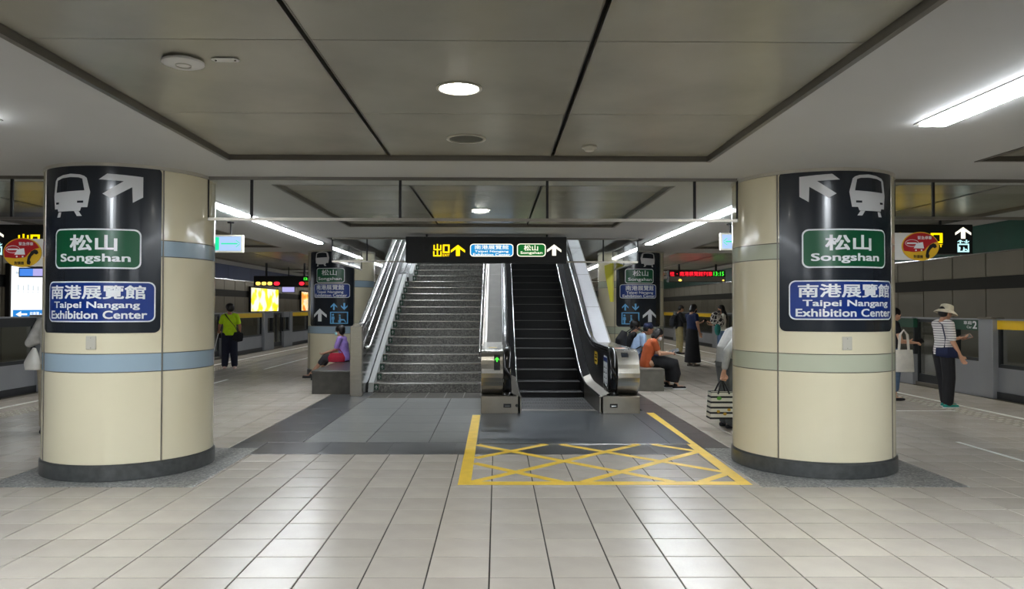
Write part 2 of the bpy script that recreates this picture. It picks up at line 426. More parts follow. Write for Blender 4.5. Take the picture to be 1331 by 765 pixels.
for g in (GL, GR):
    n = 3; s_ = (g[1]-g[0])/n
    for i in range(n):
        for (y0, y1) in ((g[2], 7.16), (7.16, g[3])):
            slab('granite_slab', g[0]+i*s_+.001, g[0]+(i+1)*s_-.001, y0+.001, y1-.001, 'granite')
slab('dark_slab', -2.849, -2.545, 8.037, 8.369, 'slab'); x = -2.54
while x < 2.19:
    x1 = min(x+.7, 2.24 if x+.7 > 2.0 else 9); x1 = min(x+.7, 2.24)
    slab('dark_slab', x+.001, x1-.001, 7.686, 8.369, 'slab'); x = x1
for k in range(7): slab('dark_slab', -2.849, -2.161, 8.371+k*.7, min(8.371+(k+1)*.7-.002, 13.4), 'slab')
for i in range(3):
    for k in range(6):
        y0 = 8.371+k*.7; x0 = -2.159+i*.7
        slab('slate_slab', x0+.004, min(x0+.7, -.21)-.004, y0+.003, min(y0+.7, 12.45)-.003, 'slate')
for k in range(6): slab('brown_slab', 2.145, 2.5, 8.04+k*.9, 8.04+(k+1)*.9-.003, 'brown')
# drain grate before the stairs
gr = thing('drain_grate', 'dark metal drain grate strip on the floor before the lowest stair', 'grate', (-1.2, 12.9, 0))
MB().box(-2.16, -.22, 12.46, 13.29, -.005, .001).build('grate_bed', M['black'], gr)
mb = MB()
for i in range(7): mb.box(-2.16+i*.318, -2.145+i*.318, 12.47, 13.29, -.004, .004)
mb.box(-2.16, -.22, 12.46, 12.475, -.004, .004); mb.build('frame', M['steeld'], gr)
mb = MB()
for k in range(20): mb.box(-2.15, -.23, 12.49+k*.039, 12.503+k*.039, -.004, .003)
mb.build('bar', M['trim'], gr, kind='stuff')
# floor tapes
yt = thing('floor_marking', 'yellow taped hatched box on the floor before the escalator', 'floor marking', (0, 7.4, 0))
def tape(p, q, wd, name, m, parent, z=.0015):
    p, q = Vector((*p, 0)), Vector((*q, 0)); n = Vector((-(q-p).y, (q-p).x, 0)).normalized()*wd/2
    vs = [p-n, q-n, q+n, p+n]
    return MB().prism([(v.x, v.y) for v in vs], 'z', .0002, z).build(name, m, parent)
tape((-.275, 6.36), (-.285, 10.5), .11, 'border_stripe', M['yellow'], yt)
tape((2.125, 6.36), (2.20, 10.72), .11, 'border_stripe', M['yellow'], yt)
tape((-.22, 6.42), (2.07, 6.42), .12, 'border_stripe', M['yellow'], yt)
X0, X1, Y0, Y1 = -.215, 2.12, 6.47, 8.24
for s_, c_ in [(-1, 8.0), (-1, 7.03), (-1, 8.95), (-1, 9.96), (1, 7.70), (1, 6.68), (1, 5.72), (1, 4.70)]:
    pts = []
    for x in (X0, X1):
        y = c_+s_*x
        if Y0 <= y <= Y1: pts.append((x, y))
    for y in (Y0, Y1):
        x = (y-c_)/s_
        if X0 < x < X1: pts.append((x, y))
    if len(pts) >= 2: tape(pts[0], pts[1], .085, 'hatch_stripe', M['yellow'], yt, .0012+.0002*(s_ > 0))
def wl(label, a, b, wd):
    t = tape(a, b, wd, 'floor_line', M['whitetape'], None, .002)
    return tag(t, label, 'floor marking')
wl('white floor line right of the right pillar, nearest of the lengthwise ones', (5.2, 5.0), (5.2, 8.4), .05)
wl('short crosswise white line at the feet of the woman in the sun hat', (5.7, 10.95), (6.75, 10.95), .05)
wl('white line along the right platform edge', (7.2, 4), (7.2, 60), .09)
wl('white line along the left platform edge', (-7.35, 4), (-7.35, 60), .09)
wl('short white floor line just right of the left pillar', (-5.6, 13.6), (-5.6, 15.6), .06)
wl('long white floor line left of the seated woman in purple', (-5.65, 18.2), (-5.65, 23), .06)
wl('white floor line behind the standing woman in navy', (5.9, 19.5), (5.9, 26), .06)
mb = MB()
for sx in (-1, 1):
    for i in range(3):
        for k in range(120):
            x = sx*(6.72+i*.12); y = 8+k*.16
            mb.box(x-.035, x+.035, y, y+.035, 0, .005)
mb.build('tactile_stud', M['tactile'], floor, kind='stuff')
# ------------------------------------------------------------------ ceiling
CZ = 2.75
TR = {'C': (-2.30, 1.82), 'L': (-7.2, -4.5), 'R': (4.05, 6.6)}
rowsC = [(-3.25, 6.34, 7), (7.60, 11.55, 3)]
rowsS = [(-3.25, 6.28, 7), (7.45, 15.6, 6), (16.8, 25, 6), (26.2, 34.4, 6), (35.6, 44, 6)]
mb = MB()
def fill(x0, x1, rows, ylo, yhi):
    y = ylo
    for a, b, n in rows:
        mb.box(x0, x1, y, a, CZ, CZ+.2); y = b
    mb.box(x0, x1, y, yhi, CZ, CZ+.2)
SH = (-2.96, 2.54, 13.35)      # opening over the stairs
for x0, x1, rows, yhi in [(-7.9, -7.2, [], 62), (*TR['L'], rowsS, 62), (-4.5, SH[0], [], 62), (SH[0], -2.3, [], SH[2]), (*TR['C'], rowsC, SH[2]),
                          (1.82, SH[1], [], SH[2]), (SH[1], 4.05, [], 62), (*TR['R'], rowsS, 62), (6.6, 7.2, [], 62)]:
    fill(x0, x1, rows, -9, yhi)
ceil = mb.build('ceiling', M['ceil']); ceil['kind'] = 'structure'
MB().box(-12.5, 12.5, -9, SH[2], 3.0, 3.2).box(-12.5, SH[0]-.1, SH[2], 62, 3.0, 3.2).box(SH[1]+.1, 12.5, SH[2], 62, 3.0, 3.2).build('upper_slab', M['void'], ceil)
PM = {}
def tray(xr, row, ncol, gaps, frame=True):
    x0, x1 = xr; y0, y1, n = row
    e = .035
    mb = MB()
    mb.box(x0, x0+e, y0, y1, CZ-.004, CZ+.07).box(x1-e, x1, y0, y1, CZ-.004, CZ+.07)
    mb.box(x0+e, x1-e, y1-e, y1, CZ-.002, CZ+.07).box(x0+e, x1-e, y0, y0+e, CZ-.002, CZ+.07)
    mb.build('trim', M['trim'], ceil)
    MB().box(x0, x1, y0, y1, CZ+.09, CZ+.12).build('panel_backing', M['black'], ceil)
    dy = (y1-y0-2*e)/n; xs = [x0+e]+gaps+[x1-e]
    for i in range(len(xs)-1):
        a = xs[i]+(.014 if i else .004); b = xs[i+1]-(.014 if i < len(xs)-2 else .004)
        for k in range(n):
            c, d = y0+e+k*dy+.0035, y0+e+(k+1)*dy-.0035
            key = (round(b-a, 3), round(d-c, 3))
            if key not in PM:
                q = MB().box(-(b-a)/2, (b-a)/2, -(d-c)/2, (d-c)/2, 0, .03)
                me = bpy.data.meshes.new('ceiling_panel'); me.from_pydata(q.v, [], q.f); me.materials.append(M['panel']); me.update(); PM[key] = me
            o = put('ceiling_panel', PM[key], ceil); o.location = ((a+b)/2, (c+d)/2, CZ+.04)
    mb = MB()      # bright metal edges beside the dark lengthwise gaps
    for g in gaps:
        mb.box(g-.018, g-.012, y0+e, y1-e, CZ+.036, CZ+.06).box(g+.012, g+.018, y0+e, y1-e, CZ+.036, CZ+.06)
    if gaps: mb.build('gap_edge', M['steeld'], ceil)
for r_ in rowsC: tray(TR['C'], r_, 3, [-.915, .465])
for r_ in rowsS:
    tray(TR['L'], r_, 2, [-5.85]); tray(TR['R'], r_, 2, [5.32])
# ------------------------------------------------------------------ fascias over the platform edges, tunnel walls, ends
for nm, x, z1, m, s_ in (('trim_1', -7.9, 2.80, 'fascia_blue', -1), ('trim_2', 7.2, 2.78, 'fascia_green', 1)):
    f = MB().box(min(x, x+s_*.12), max(x, x+s_*.12), -9, 62, 2.33, CZ-.001).build(nm, M[m]); f['kind'] = 'structure'
    MB().box(x-.02, x+.03, -9, 62, 2.315, 2.332).build('edge_strip', M['steelh'], f)
    mb = MB()
    for k in range(30): mb.box(x-s_*.002, x, 2+k*2.0, 2.012+k*2.0, 2.335, CZ-.004)
    mb.build('joint', M['black'], f, kind='stuff')
for nm, s_ in (('wall_left', -1), ('wall_right', 1)):
    x = 11.5*s_
    wl_ = MB().box(min(x, x+s_*.3), max(x, x+s_*.3), -9, 62, -1.2, 3.1).build(nm, M['walld']); wl_['kind'] = 'structure'
    me = {}
    for key, (z0, z1) in {'a': (-1.1, 1.965), 'b': (2.255, 3.0)}.items():
        q = MB().box(-.02, .02, -.624, .624, z0, z1); mm = bpy.data.meshes.new('wall_panel'); mm.from_pydata(q.v, [], q.f); mm.materials.append(M['wallp']); mm.update(); me[key] = mm
    for k in range(44):
        for key in me:
            o = put('wall_panel', me[key], wl_); o.location = (x-s_*.02, 6.5+k*1.28, 0)
mb = MB().box(-11.5, -8.05, -9, 62, -1.3, -1.15).box(8.25, 11.5, -9, 62, -1.3, -1.15)
pit = mb.build('trim_3', M['pit']); pit['kind'] = 'structure'
for s_, xa in ((-1, -9.2), (1, 9.4)):
    for dx in (0, 1.07*s_):
        MB().box(xa+dx-.035, xa+dx+.035, -9, 62, -1.15, -1.0).build('rail', M['steeld'], pit)
o = MB().box(-12, 12, 62, 62.2, -1.2, 3.2).build('wall_back', M['wallp']); o['kind'] = 'structure'
o = MB().box(-12, 12, -9.2, -9, -1.2, 3.2).build('wall_front', M['wallp']); o['kind'] = 'structure'
# ------------------------------------------------------------------ shaft over the stairs
sh = MB()
sh.box(SH[0]-.12, SH[0], SH[2], 29, CZ, 8).box(SH[1], SH[1]+.12, SH[2], 29, CZ, 8).box(SH[0], SH[1], SH[2]-.12, SH[2], CZ+.2, 8)
sh.box(SH[0]-.1, SH[1]+.1, 28.6, 28.8, 3.4, 8).box(SH[0], SH[1], SH[2], 28.6, 7.8, 8)
o = sh.build('trim_4', mat('shaft_wall', (120, 120, 116), .5, var=.06, scale=.8)); o['kind'] = 'structure'
# ------------------------------------------------------------------ glass smoke curtains
def curtain(name_label, segs, z0, z1, xs_posts, y=None, x=None, group=None):
    t = thing('glass_curtain', name_label, 'glass screen', ((segs[0]+segs[1])/2, y, z0) if y is not None else (x, (segs[0]+segs[1])/2, z0))
    def bx(a0, a1, za, zb, th=.012):
        return (a0, a1, y-th, y+th, za, zb) if y is not None else (x-th, x+th, a0, a1, za, zb)
    MB().box(*bx(segs[0], segs[1], z1-.03, z1+.0)).build('top_rail', M['trim'], t)
    MB().box(*bx(segs[0], segs[1], z0, z0+.028)).build('bottom_rail', M['steeld'], t)
    ps = [segs[0]]+xs_posts+[segs[1]]
    for a, b in zip(ps[:-1], ps[1:]):
        MB().box(*bx(a+.01, b-.01, z0+.02, z1-.025, .003)).build('pane', M['glass'], t)
    for p in xs_posts: MB().box(*bx(p-.012, p+.012, z0, z1-.02, .010)).build('post', M['black'], t)
    for p in (segs[0], segs[1]): MB().box(*bx(p-.008, p+.008, z0, z1-.02, .010)).build('post', M['black'], t)
    return t
curtain('long glass smoke curtain hanging from the ceiling between the two near pillars', (-2.765, 2.31), 2.33, CZ, [-2.35, -.93, .48, 1.90], y=7.15)
curtain('glass smoke curtain hanging left of the left near pillar', (-7.85, -4.24), 2.33, CZ, [-7.4, -6.05, -4.63], y=7.15)
curtain('glass smoke curtain hanging right of the right near pillar', (3.83, 7.15), 2.36, CZ, [4.21, 5.62, 7.0], y=7.15)
curtain('glass curtain framing the front of the stair opening, behind the hanging exit sign', (-2.94, 2.52), 2.31, CZ, [-2.32, -.9, .49, 1.9], y=13.32)
curtain('glass curtain along the left side of the stair opening', (13.35, 16.2), 2.31, CZ, [14.8], x=-2.94)
curtain('glass curtain along the right side of the stair opening', (13.35, 16.2), 2.31, CZ, [14.8], x=2.52)
# ------------------------------------------------------------------ ceiling lights
def strip_light(label, x, y0, y1, m, group):
    t = thing('strip_light', label, 'light', (x, (y0+y1)/2, CZ-.012), group)
    MB().box(x-.11, x+.11, y0-.03, y1+.03, CZ-.006, CZ+.0).build('housing', M['deckd'], t)
    w_ = .085 if y0 < 5 else .055
    MB().box(x-w_, x-.012, y0, y1, CZ-.022, CZ-.006).box(x+.012, x+w_, y0, y1, CZ-.022, CZ-.006).build('tube', m, t)
    return t
strip_light('bright strip light in the ceiling at the upper right, in front of the right pillar', 2.93, -1.2, 4.98, M['tube'], None)
strip_light('strip light in the ceiling left of the tray, its end at the left photo edge', -3.42, -1.2, 4.98, M['tube'], None)
for x, side in ((-3.42, 'left'), (2.93, 'right')):
    for k, w_ in enumerate(('nearest', 'second', 'third', 'fourth')):
        strip_light('strip light in the %s ceiling behind the near pillars, %s of its row' % (side, w_), x, 8.0+k*1.62, 9.56+k*1.62, M['tubefar'], 'strip lights in the %s row behind the near pillars' % side)
    for y0, nf in ((19.5, 'nearer'), (30.0, 'farther')):
        strip_light('%s added far strip light on the %s, hidden behind the far pillar' % (nf, side), x, y0, y0+5.5, M['tubefar'], 'added far strip lights behind the far pillars')  # added to light the far platforms, hidden by the pillars
    strip_light('added fill strip light behind the camera, %s row' % side, x, -8, -3, M['tubeback'], 'added fill strip lights behind the camera')  # unseen lamps added as fill from behind the camera
for i, y0 in enumerate((16.0, 21.5)):
    t = thing('strip_light', 'strip light high in the stair shaft, out of view, %s one' % ('nearer', 'farther')[i], 'light', (-.2, y0+2, 7.8))
    MB().box(-1.6, 1.2, y0, y0+.12, 7.74, 7.8).box(-1.6, 1.2, y0+3, y0+3.12, 7.74, 7.8).build('housing', M['deckd'], t)
    MB().box(-1.6, 1.2, y0, y0+.12, 7.71, 7.74).box(-1.6, 1.2, y0+3, y0+3.12, 7.71, 7.74).build('tube', M['tubeback'], t)
for s_, side, x in ((-1, 'left', -8.35), (1, 'right', 7.75)):
    t = thing('strip_light', 'long added fill strip light behind the %s platform edge fascia, out of view' % side, 'light', (x, 25, 2.98))  # unseen lamp added to brighten the tunnel wall
    MB().box(x-.08, x+.08, -6, 58, 2.95, 2.99).build('housing', M['deckd'], t)
    MB().box(x-.05, x+.05, -6, 58, 2.90, 2.95).build('tube', M['tunnelfill'], t)
def downlight(label, x, y):
    t = thing('downlight', label, 'light', (x, y, CZ+.04))
    MB().lathe([(.135, CZ+.04), (.135, CZ+.033), (.118, CZ+.031), (.112, CZ+.038)], x, y, 36).build('trim_ring', M['plasticg'], t, smooth=True)
    MB().lathe([(.112, CZ+.036), (.07, CZ+.026), (.001, CZ+.023)], x, y, 36).build('lens', M['lamp'], t, smooth=True)
downlight('round recessed downlight glowing in the near ceiling panel tray', -.225, 4.36)
downlight('round downlight seen through the glass curtain above the stairs', -.215, 9.80)
p = at(606, 180, Z=CZ+.04)
t = thing('ceiling_speaker', 'round grey ceiling speaker grille behind the near downlight', 'speaker', tuple(p))
MB().lathe([(.150, p.z), (.150, p.z-.008), (.130, p.z-.008), (.126, p.z)], p.x, p.y, 36).build('ring', M['plasticg'], t, smooth=True)
MB().lathe([(.128, p.z-.003), (.001, p.z-.005)], p.x, p.y, 36).build('grille', M['greymesh'], t)
p = at(238, 87, Z=CZ)
t = thing('wireless_access_point', 'round white domed ceiling device in the near tray', 'ceiling device', (p.x, p.y, CZ+.04))
MB().lathe([(.07, CZ+.04), (.075, CZ+.030), (.105, CZ+.026), (.105, CZ+.016), (.07, CZ+.003), (.001, CZ)], p.x, p.y, 36).build('dome', M['plastic'], t, smooth=True)
MB().lathe([(.04, CZ+.002), (.04, CZ-.003), (.036, CZ-.003), (.036, CZ+.002)], p.x+.01, p.y-.02, 28).build('ring', M['plasticg'], t)
p = at(293, 79, Z=CZ+.03)
t = thing('cover_plate', 'small oval white cover plate with two screws beside the domed ceiling device', 'cover plate', tuple(p))
Print(lambda u, v, o: (u, v, CZ+.033+o), 0).rrect(p.x-.072, p.y-.033, p.x+.072, p.y+.033, .033, .033).build('plate_face', M['plastic'], t)
MB().box(p.x-.05, p.x+.05, p.y-.02, p.y+.02, CZ+.033, CZ+.04).build('plate_body', M['plastic'], t)
for s_ in (-1, 1): MB().ball((p.x+s_*.05, p.y, CZ+.032), .006, 8).build('screw', M['trim'], t, smooth=True)
p = at(766, 192, Z=CZ+.03)
t = thing('smoke_detector', 'small round smoke detector in the right panel of the near tray', 'smoke detector', (p.x, p.y, CZ+.04))
MB().lathe([(.06, CZ+.04), (.06, CZ+.028), (.045, CZ+.02), (.035, CZ+.004), (.001, CZ)], p.x, p.y, 28).build('dome', M['plasticg'], t, smooth=True)
# ------------------------------------------------------------------ pillars
BLK = M['signblack']
def pillar(label, cx, cy, band, seams=(45, 135, 225, 315)):
    t = thing('pillar', label, 'pillar', (cx, cy, 0)); r = .737
    MB().lathe([(.745, 0), (.752, .004), (.752, .125), (.735, .14)], cx, cy, 64).build('skirting', M['base'], t, smooth=True)
    MB().lathe([(.725, .1), (.725, CZ)], cx, cy, 64).build('core', M['trim'], t, smooth=True)
    MB().lathe([(.728, CZ-.03), (.748, CZ-.028), (.748, CZ)], cx, cy, 64).build('top_trim', M['plasticg'], t, smooth=True)
    for k in range(4):
        a0, a1 = rad(seams[k]+.5), rad(seams[k]+89.5)
        for nm, z0, z1, m in (('enamel_panel', .143, .932, 'cream'), ('band', .938, 1.092, band), ('enamel_panel', 1.097, 1.948, 'cream'), ('band', 1.954, 2.092, band), ('enamel_panel', 2.098, CZ-.03, 'cream')):
            MB().lathe([(r-.012, z0), (r, z0+.001), (r, z1-.001), (r-.012, z1)], cx, cy, 28, a0, a1).build(nm, M[m], t, smooth=True)
        a = rad(seams[k])
        p = Vector((cx+(r+.002)*math.sin(a), cy-(r+.002)*math.cos(a), 0))
        MB().tube([(p.x, p.y, .14), (p.x, p.y, CZ-.03)], .0055, 8).build('seam_trim', M['steeld'], t, smooth=True)
    return t
def board_near(label, cx, cy, mirror, dz):
    t = thing('pillar_sign', label, 'sign', (cx, cy-.737, 1.3+dz)); mf = cylmap(cx, cy, .737)
    b = Print(mf, .004).rrect(-43.6, 1.275+dz, 43.6, 2.738+dz*.2, 4.5, .055, 40).build('sign_film', BLK, t)
    def P(nm, m, off=.0065): return nm, m, off
    if not mirror:
        tb, ab, gb, bb = (-31, 2.28, -1, 2.655), (4.5, 2.41, 32, 2.655), (-28.6, 1.832, 31, 2.178), (-35.5, 1.370, 40.2, 1.722)
        gt, g2 = (-15.2, 1.985, 16.5, 2.125), (-23, 1.872, 24.6, 1.962)
        b1, b2, b3 = (-32.5, 1.570, 34, 1.690), (-29, 1.475, 30.5, 1.548), (-32, 1.398, 35, 1.470)
    else:
        d = .03
        tb, ab, gb, bb = (2.8, 2.29+d, 34, 2.665+d), (-30, 2.42+d, -3.5, 2.665+d), (-28.3, 1.832+d, 34, 2.178+d), (-37, 1.370+d, 42.5, 1.722+d)
        gt, g2 = (-13.5, 1.985+d, 19.5, 2.125+d), (-22.5, 1.872+d, 26.5, 1.962+d)
        b1, b2, b3 = (-31, 1.570+d, 39, 1.690+d), (-28, 1.475+d, 36.5, 1.548+d), (-32.5, 1.398+d, 40, 1.470+d)
    Print(mf, .0055).icon(TRAIN, tb, mirror).icon(RAILL, tb, mirror).icon(RAILR, tb, mirror).build('train_symbol', M['whitegrey'], b)
    Print(mf, .0070).icon(TRAINWIN, tb, mirror).icon(trect(20, 193, 45, 207), tb, mirror).icon(trect(173, 187, 210, 202), tb, mirror).build('train_window', BLK, b)
    Print(mf, .0055).icon(ARROWNE, ab, mirror).build('arrow', M['whitegrey'], b)
    plate(mf, b, 'green_plate', gb, 4.5, .055, 1.0, .013, M['white'], M['green'], .0058)
    Print(mf, .0085).text('松山', gt, .03).text('Songshan', g2, .028).build('lettering', M['white'], b)
    plate(mf, b, 'blue_plate', bb, 4.5, .055, .9, .011, M['white'], M['blue'], .0058)
    Print(mf, .0085).text('南港展覽館', b1, .028).text('Taipei Nangang', b2, .026).text('Exhibition Center', b3, .026).build('lettering', M['white'], b)
    return t
CLX, CLY, CRX, CRY = -3.50, 7.20, 3.08, 7.30
pillar('round cream pillar with blue-grey bands, near left', CLX, CLY, 'bandblue')
pillar('round cream pillar with greenish bands, near right', CRX, CRY, 'bandgreen')
board_near('black curved station sign with an arrow to the upper right on the near left pillar', CLX, CLY, False, 0)
board_near('black curved station sign with an arrow to the upper left on the near right pillar', CRX, CRY, True, .02)
for cx, cy, s_ in ((CLX, CLY, 'left'), (CRX, CRY, 'right')):
    mf = cylmap(cx, cy, .737)
    t = thing('cover_plate', 'small rectangular cover plate under the sign on the near %s pillar' % s_, 'cover plate', (cx, cy-.75, 1.14))
    MB().box(cx-.033, cx+.052, cy-.748, cy-.73, 1.135, 1.252).build('plate_body', M['plasticg'], t, bevel=.004)
    MB().ball((cx+.01, cy-.749, 1.235), .004, 8).ball((cx+.01, cy-.749, 1.15), .004, 8).build('screw', M['steeld'], t, smooth=True)
FLX, FRX, FY = -3.52, 3.04, 16.95
pillar('round cream pillar behind the seated woman in purple, far left', FLX, FY, 'bandblue', (33, 123, 213, 303))
pillar('round cream pillar behind the seated woman in orange, far right', FRX, FY, 'bandgreen', (52, 142, 232, 322))
def board_far(label, cx, cy, c0, mirror):
    t = thing('pillar_sign', label, 'sign', (cx, cy-.737, 1.1)); mf = cylmap(cx, cy, .737, c0)
    b = Print(mf, .004).rrect(-42.5, 1.10, 42.5, 2.738, 4.5, .055, 40).build('sign_film', BLK, t)
    m_ = mirror
    def fx(bx): return (-bx[2], bx[1], -bx[0], bx[3]) if m_ else bx
    tb = fx((-27, 2.40, 1, 2.72)); gb = fx((-24, 2.04, 27, 2.36)); bb = fx((-30, 1.715, 36, 2.02))
    Print(mf, .0055).icon(TRAIN, tb, m_).icon(RAILL, tb, m_).icon(RAILR, tb, m_).build('train_symbol', M['whitegrey'], b)
    Print(mf, .0070).icon(TRAINWIN, tb, m_).build('train_window', BLK, b)
    plate(mf, b, 'green_plate', gb, 4.5, .05, 1.2, .014, M['white'], M['green'], .0058)
    u = fx((-13, 2.20, 14, 2.325)); v = fx((-20, 2.075, 22, 2.165))
    Print(mf, .0085).text('松山', u, .02).text('Songshan', v, .02).build('lettering', M['white'], b)
    plate(mf, b, 'blue_plate', bb, 4.5, .05, 1.0, .012, M['white'], M['blue'], .0058)
    Print(mf, .0085).text('南港展覽館', fx((-24, 1.885, 26, 1.995)), .02).text('Taipei Nangang', fx((-23, 1.80, 25, 1.868)), .02).text('Exhibition Center', fx((-27, 1.735, 31, 1.80)), .02).build('lettering', M['white'], b)
    lb = fx((3, 1.15, 33, 1.41)); u0, v0, u1, v1 = lb
    pr = Print(mf, .0055)
    pr.rect(u0, v0, u1, v0+.02, 8).rect(u0, v1-.02, u1, v1, 8).rect(u0, v0, u0+2, v1).rect(u1-2, v0, u1, v1)
    pr.icon(PERSONL, lb).disc(u0+(u1-u0)*.17, v0+(v1-v0)*.75, 1.8, .022, 12)
    pr.icon(ARROWUP, (u0+1, 1.45, u0+12, 1.60)).icon(ARROWDN, (u1-12, 1.45, u1-1, 1.60)).build('lift_symbol', M['sky'], b)
    Print(mf, .0055).icon(WHEELCH, lb).disc(u0+(u1-u0)*.54, v0+(v1-v0)*.70, 1.6, .02, 12).build('wheelchair_symbol', M['sky'], b)
    ab = fx((-30, 1.20, -3, 1.48))
    Print(mf, .0055).icon(ARROWUP, ab).build('arrow', M['white'], b)
    return t
board_far('black curved station sign with lift symbol on the far left pillar', FLX, FY, -10.5, False)
board_far('black curved station sign with lift symbol on the far right pillar', FRX, FY, 7.5, True)
# ------------------------------------------------------------------ staircase
RS, GO = .1525, .345
SY = 13.40; SX0, SX1 = -2.20, -.29
st = thing('staircase', 'wide granite staircase with metal nosings left of the escalator', 'stairs', (-1.2, SY, 0))
NS = 27
for k in range(NS):
    if k == 14: SX0 = -2.06
    y = SY+k*GO; z = (k+1)*RS
    s_ = MB().box(SX0, SX1, y, y+GO+.06, z-RS-.02, z).build('step', M['stair'], st, bevel=.004)
    MB().box(SX0+.10, SX1-.06, y-.012, y+.045, z-.014, z+.004).build('nosing', M['steelh'], s_)
    MB().box(SX0+.005, SX0+.085, y-.004, y, z-RS+.03, z-.02).build('marker_plate', M['gategreen'], s_)
    Print(plane_y(y-.005), 0).icon(ARROWUP, (SX0+.022, z-RS+.045, SX0+.068, z-.035)).build('marker_arrow', M['whitegrey'], s_)
ytop = SY+NS*GO
SX0 = -2.20; y14 = SY+14*GO
MB().box(SX0, SX1, ytop, 28.6, NS*RS-.2, NS*RS).build('landing', M['stair'], st)
sl = RS/GO
def zs(y): return (y-SY)*sl
MB().prism([(SY-.09, 0), (SY-.02, .16), (y14, zs(y14)+.19), (y14, 0)], 'x', SX0-.09, SX0-.001).build('stringer', M['stringer'], st)
MB().prism([(SY-.05, 0), (SY-.02, .12), (ytop, zs(ytop)+.15), (ytop, 0)], 'x', SX1+.001, SX1+.04).build('stringer', M['steeld'], st)
MB().prism([(y14+.01, 0), (y14+.01, zs(y14)+.20), (ytop, zs(ytop)+.19), (ytop, 0)], 'x', -2.15, -2.061).build('stringer', M['stringer'], st)
MB().prism([(y14+.01, 0), (y14+.01, zs(y14)+.1), (ytop, zs(ytop)+.1), (ytop, 0)], 'x', -2.29, -2.151).build('side_fill', M['riserdark'], st)
# parapet on the left with panels, cap, end post and two rails
PX0, PX1 = -2.47, -2.30
def zp(y): return 1.20+.447*(y-13.2)
pw = MB()
pw.prism([(12.80, 0), (12.80, 1.15), (13.2, 1.15), (ytop, zp(ytop)-.06), (ytop, 0)], 'x', PX0+.02, PX1-.015).build('parapet', M['riserdark'], st)
ys = [12.80]+[13.75+i*.95 for i in range(10)]
for a, b in zip(ys[:-1], ys[1:]):
    for lo, hi in ((0.0, .5), (.505, 1.0)):
        def zz(y, f): return max(0, (zs(max(y, SY))+.10)) * (1-f) + (zp(max(y, 13.2))-.07)*f
        MB().prism([(a+.004, zz(a, lo)+.004), (b-.004, zz(b, lo)+.004), (b-.004, zz(b, hi)-.004), (a+.004, zz(a, hi)-.004)], 'x', PX1-.015, PX1).build('stone_panel', M['riserdark'], st)
MB().box(PX0-.015, PX1+.02, 12.66, 12.80, 0, 1.19).build('end_post', M['steel'], st, bevel=.008)
rail = MB().tube([(-2.385, 12.72, 1.20), (-2.385, 13.15, 1.21), (-2.385, 13.3, 1.26), (-2.385, ytop, zp(ytop))], .052, 14, rb=.032).build('cap_rail', M['steelh'], st, smooth=True)
zr = lambda y: .83+.452*(y-13.2)
for off_, r_ in ((0, .023),):
    MB().tube([(-2.30, 13.05, .80), (-2.24, 13.12, .80), (-2.24, 13.2, .83), (-2.24, ytop, zr(ytop))], r_, 12).build('handrail', M['steelh'], st, smooth=True)
MB().tube([(-2.26, 13.16, 1.10), (-2.26, ytop, 1.12+.447*(ytop-13.16)-.02)], .014, 10).build('handrail', M['steelh'], st, smooth=True)
for i in range(8):
    y = 13.4+i*1.15
    MB().tube([(-2.30, y, zr(y)-.05), (-2.25, y, zr(y)-.05), (-2.24, y, zr(y))], .008, 8).build('rail_bracket', M['steelh'], st, smooth=True)
MB().tube([(-.305, 13.22, .62), (-.305, 13.2, .72), (-.305, 13.28, .77), (-.305, ytop, .75+.442*(ytop-13.3))], .021, 12).build('handrail', M['steelh'], st, smooth=True)
for i in range(6):
    y = 13.6+i*1.6
    MB().tube([(-.305, y, .73+.442*(y-13.3)), (-.305, y, .66+.442*(y-13.3)), (-.248, y, .66+.442*(y-13.3))], .008, 8).build('rail_bracket', M['steelh'], st, smooth=True)
# ------------------------------------------------------------------ escalator
EC = .905
es = thing('escalator', 'black and stainless escalator right of the staircase', 'escalator', (EC, 10.6, 0))
SLP = .425; YE = 25.0
def zstep(k): return 0 if k < 1 else (.08 if k == 1 else .22+.17*(k-2))
MB().box(-.21, 2.14, 8.26, 10.9, .0005, .006).build('landing_plate', M['plate'], es)
MB().box(-.19, 2.12, 8.245, 8.26, .0005, .008).build('plate_edge', M['steelh'], es)
MB().box(1.915, 1.922, 8.26, 10.5, .006, .0068).build('plate_joint', M['black'], es)
MB().box(EC-.54, EC+.54, 10.9, 11.02, -.01, .009).build('comb_plate', M['steeld'], es)
mb = MB()
for i in range(36): mb.box(EC-.53+i*.03, EC-.52+i*.03, 11.0, 11.07, -.004, .008)
mb.build('comb_tooth', M['trim'], es, kind='stuff')
sm = None
for k in range(-3, 32):
    y = 12.6+(k-1)*.40; z = zstep(k)
    if y > YE: break
    if sm is None:
        q = MB().box(-.545, .545, 0, .42, -.02, 0).box(-.545, .545, 0, .02, -.20, -.004)
        for i in range(26): q.box(-.53+i*.0415, -.512+i*.0415, -.004, .40, -.001, .004)
        me = bpy.data.meshes.new('step'); me.from_pydata(q.v, [], q.f); me.materials.append(M['step']); me.update()
        q = MB().box(-.54, .54, -.006, .012, -.006, .006)
        me2 = bpy.data.meshes.new('step_edge'); me2.from_pydata(q.v, [], q.f); me2.materials.append(M['stepedge']); me2.update()
        sm = (me, me2)
    o = put('step', sm[0], es); o.location = (0, y-10.6, z)
    put('step_edge', sm[1], o)
def prof(z0, yv, ye=YE, slope=SLP, y0=10.62, r=.7):
    """flat at z0, easing round yv into the incline"""
    pts = [(y0, z0)]
    for i in range(9):
        t = i/8; y = yv-r+2*r*t
        pts.append((y, z0+slope*(2*r)*t*t/2))
    pts.append((ye, z0+slope*(ye-yv))); return pts
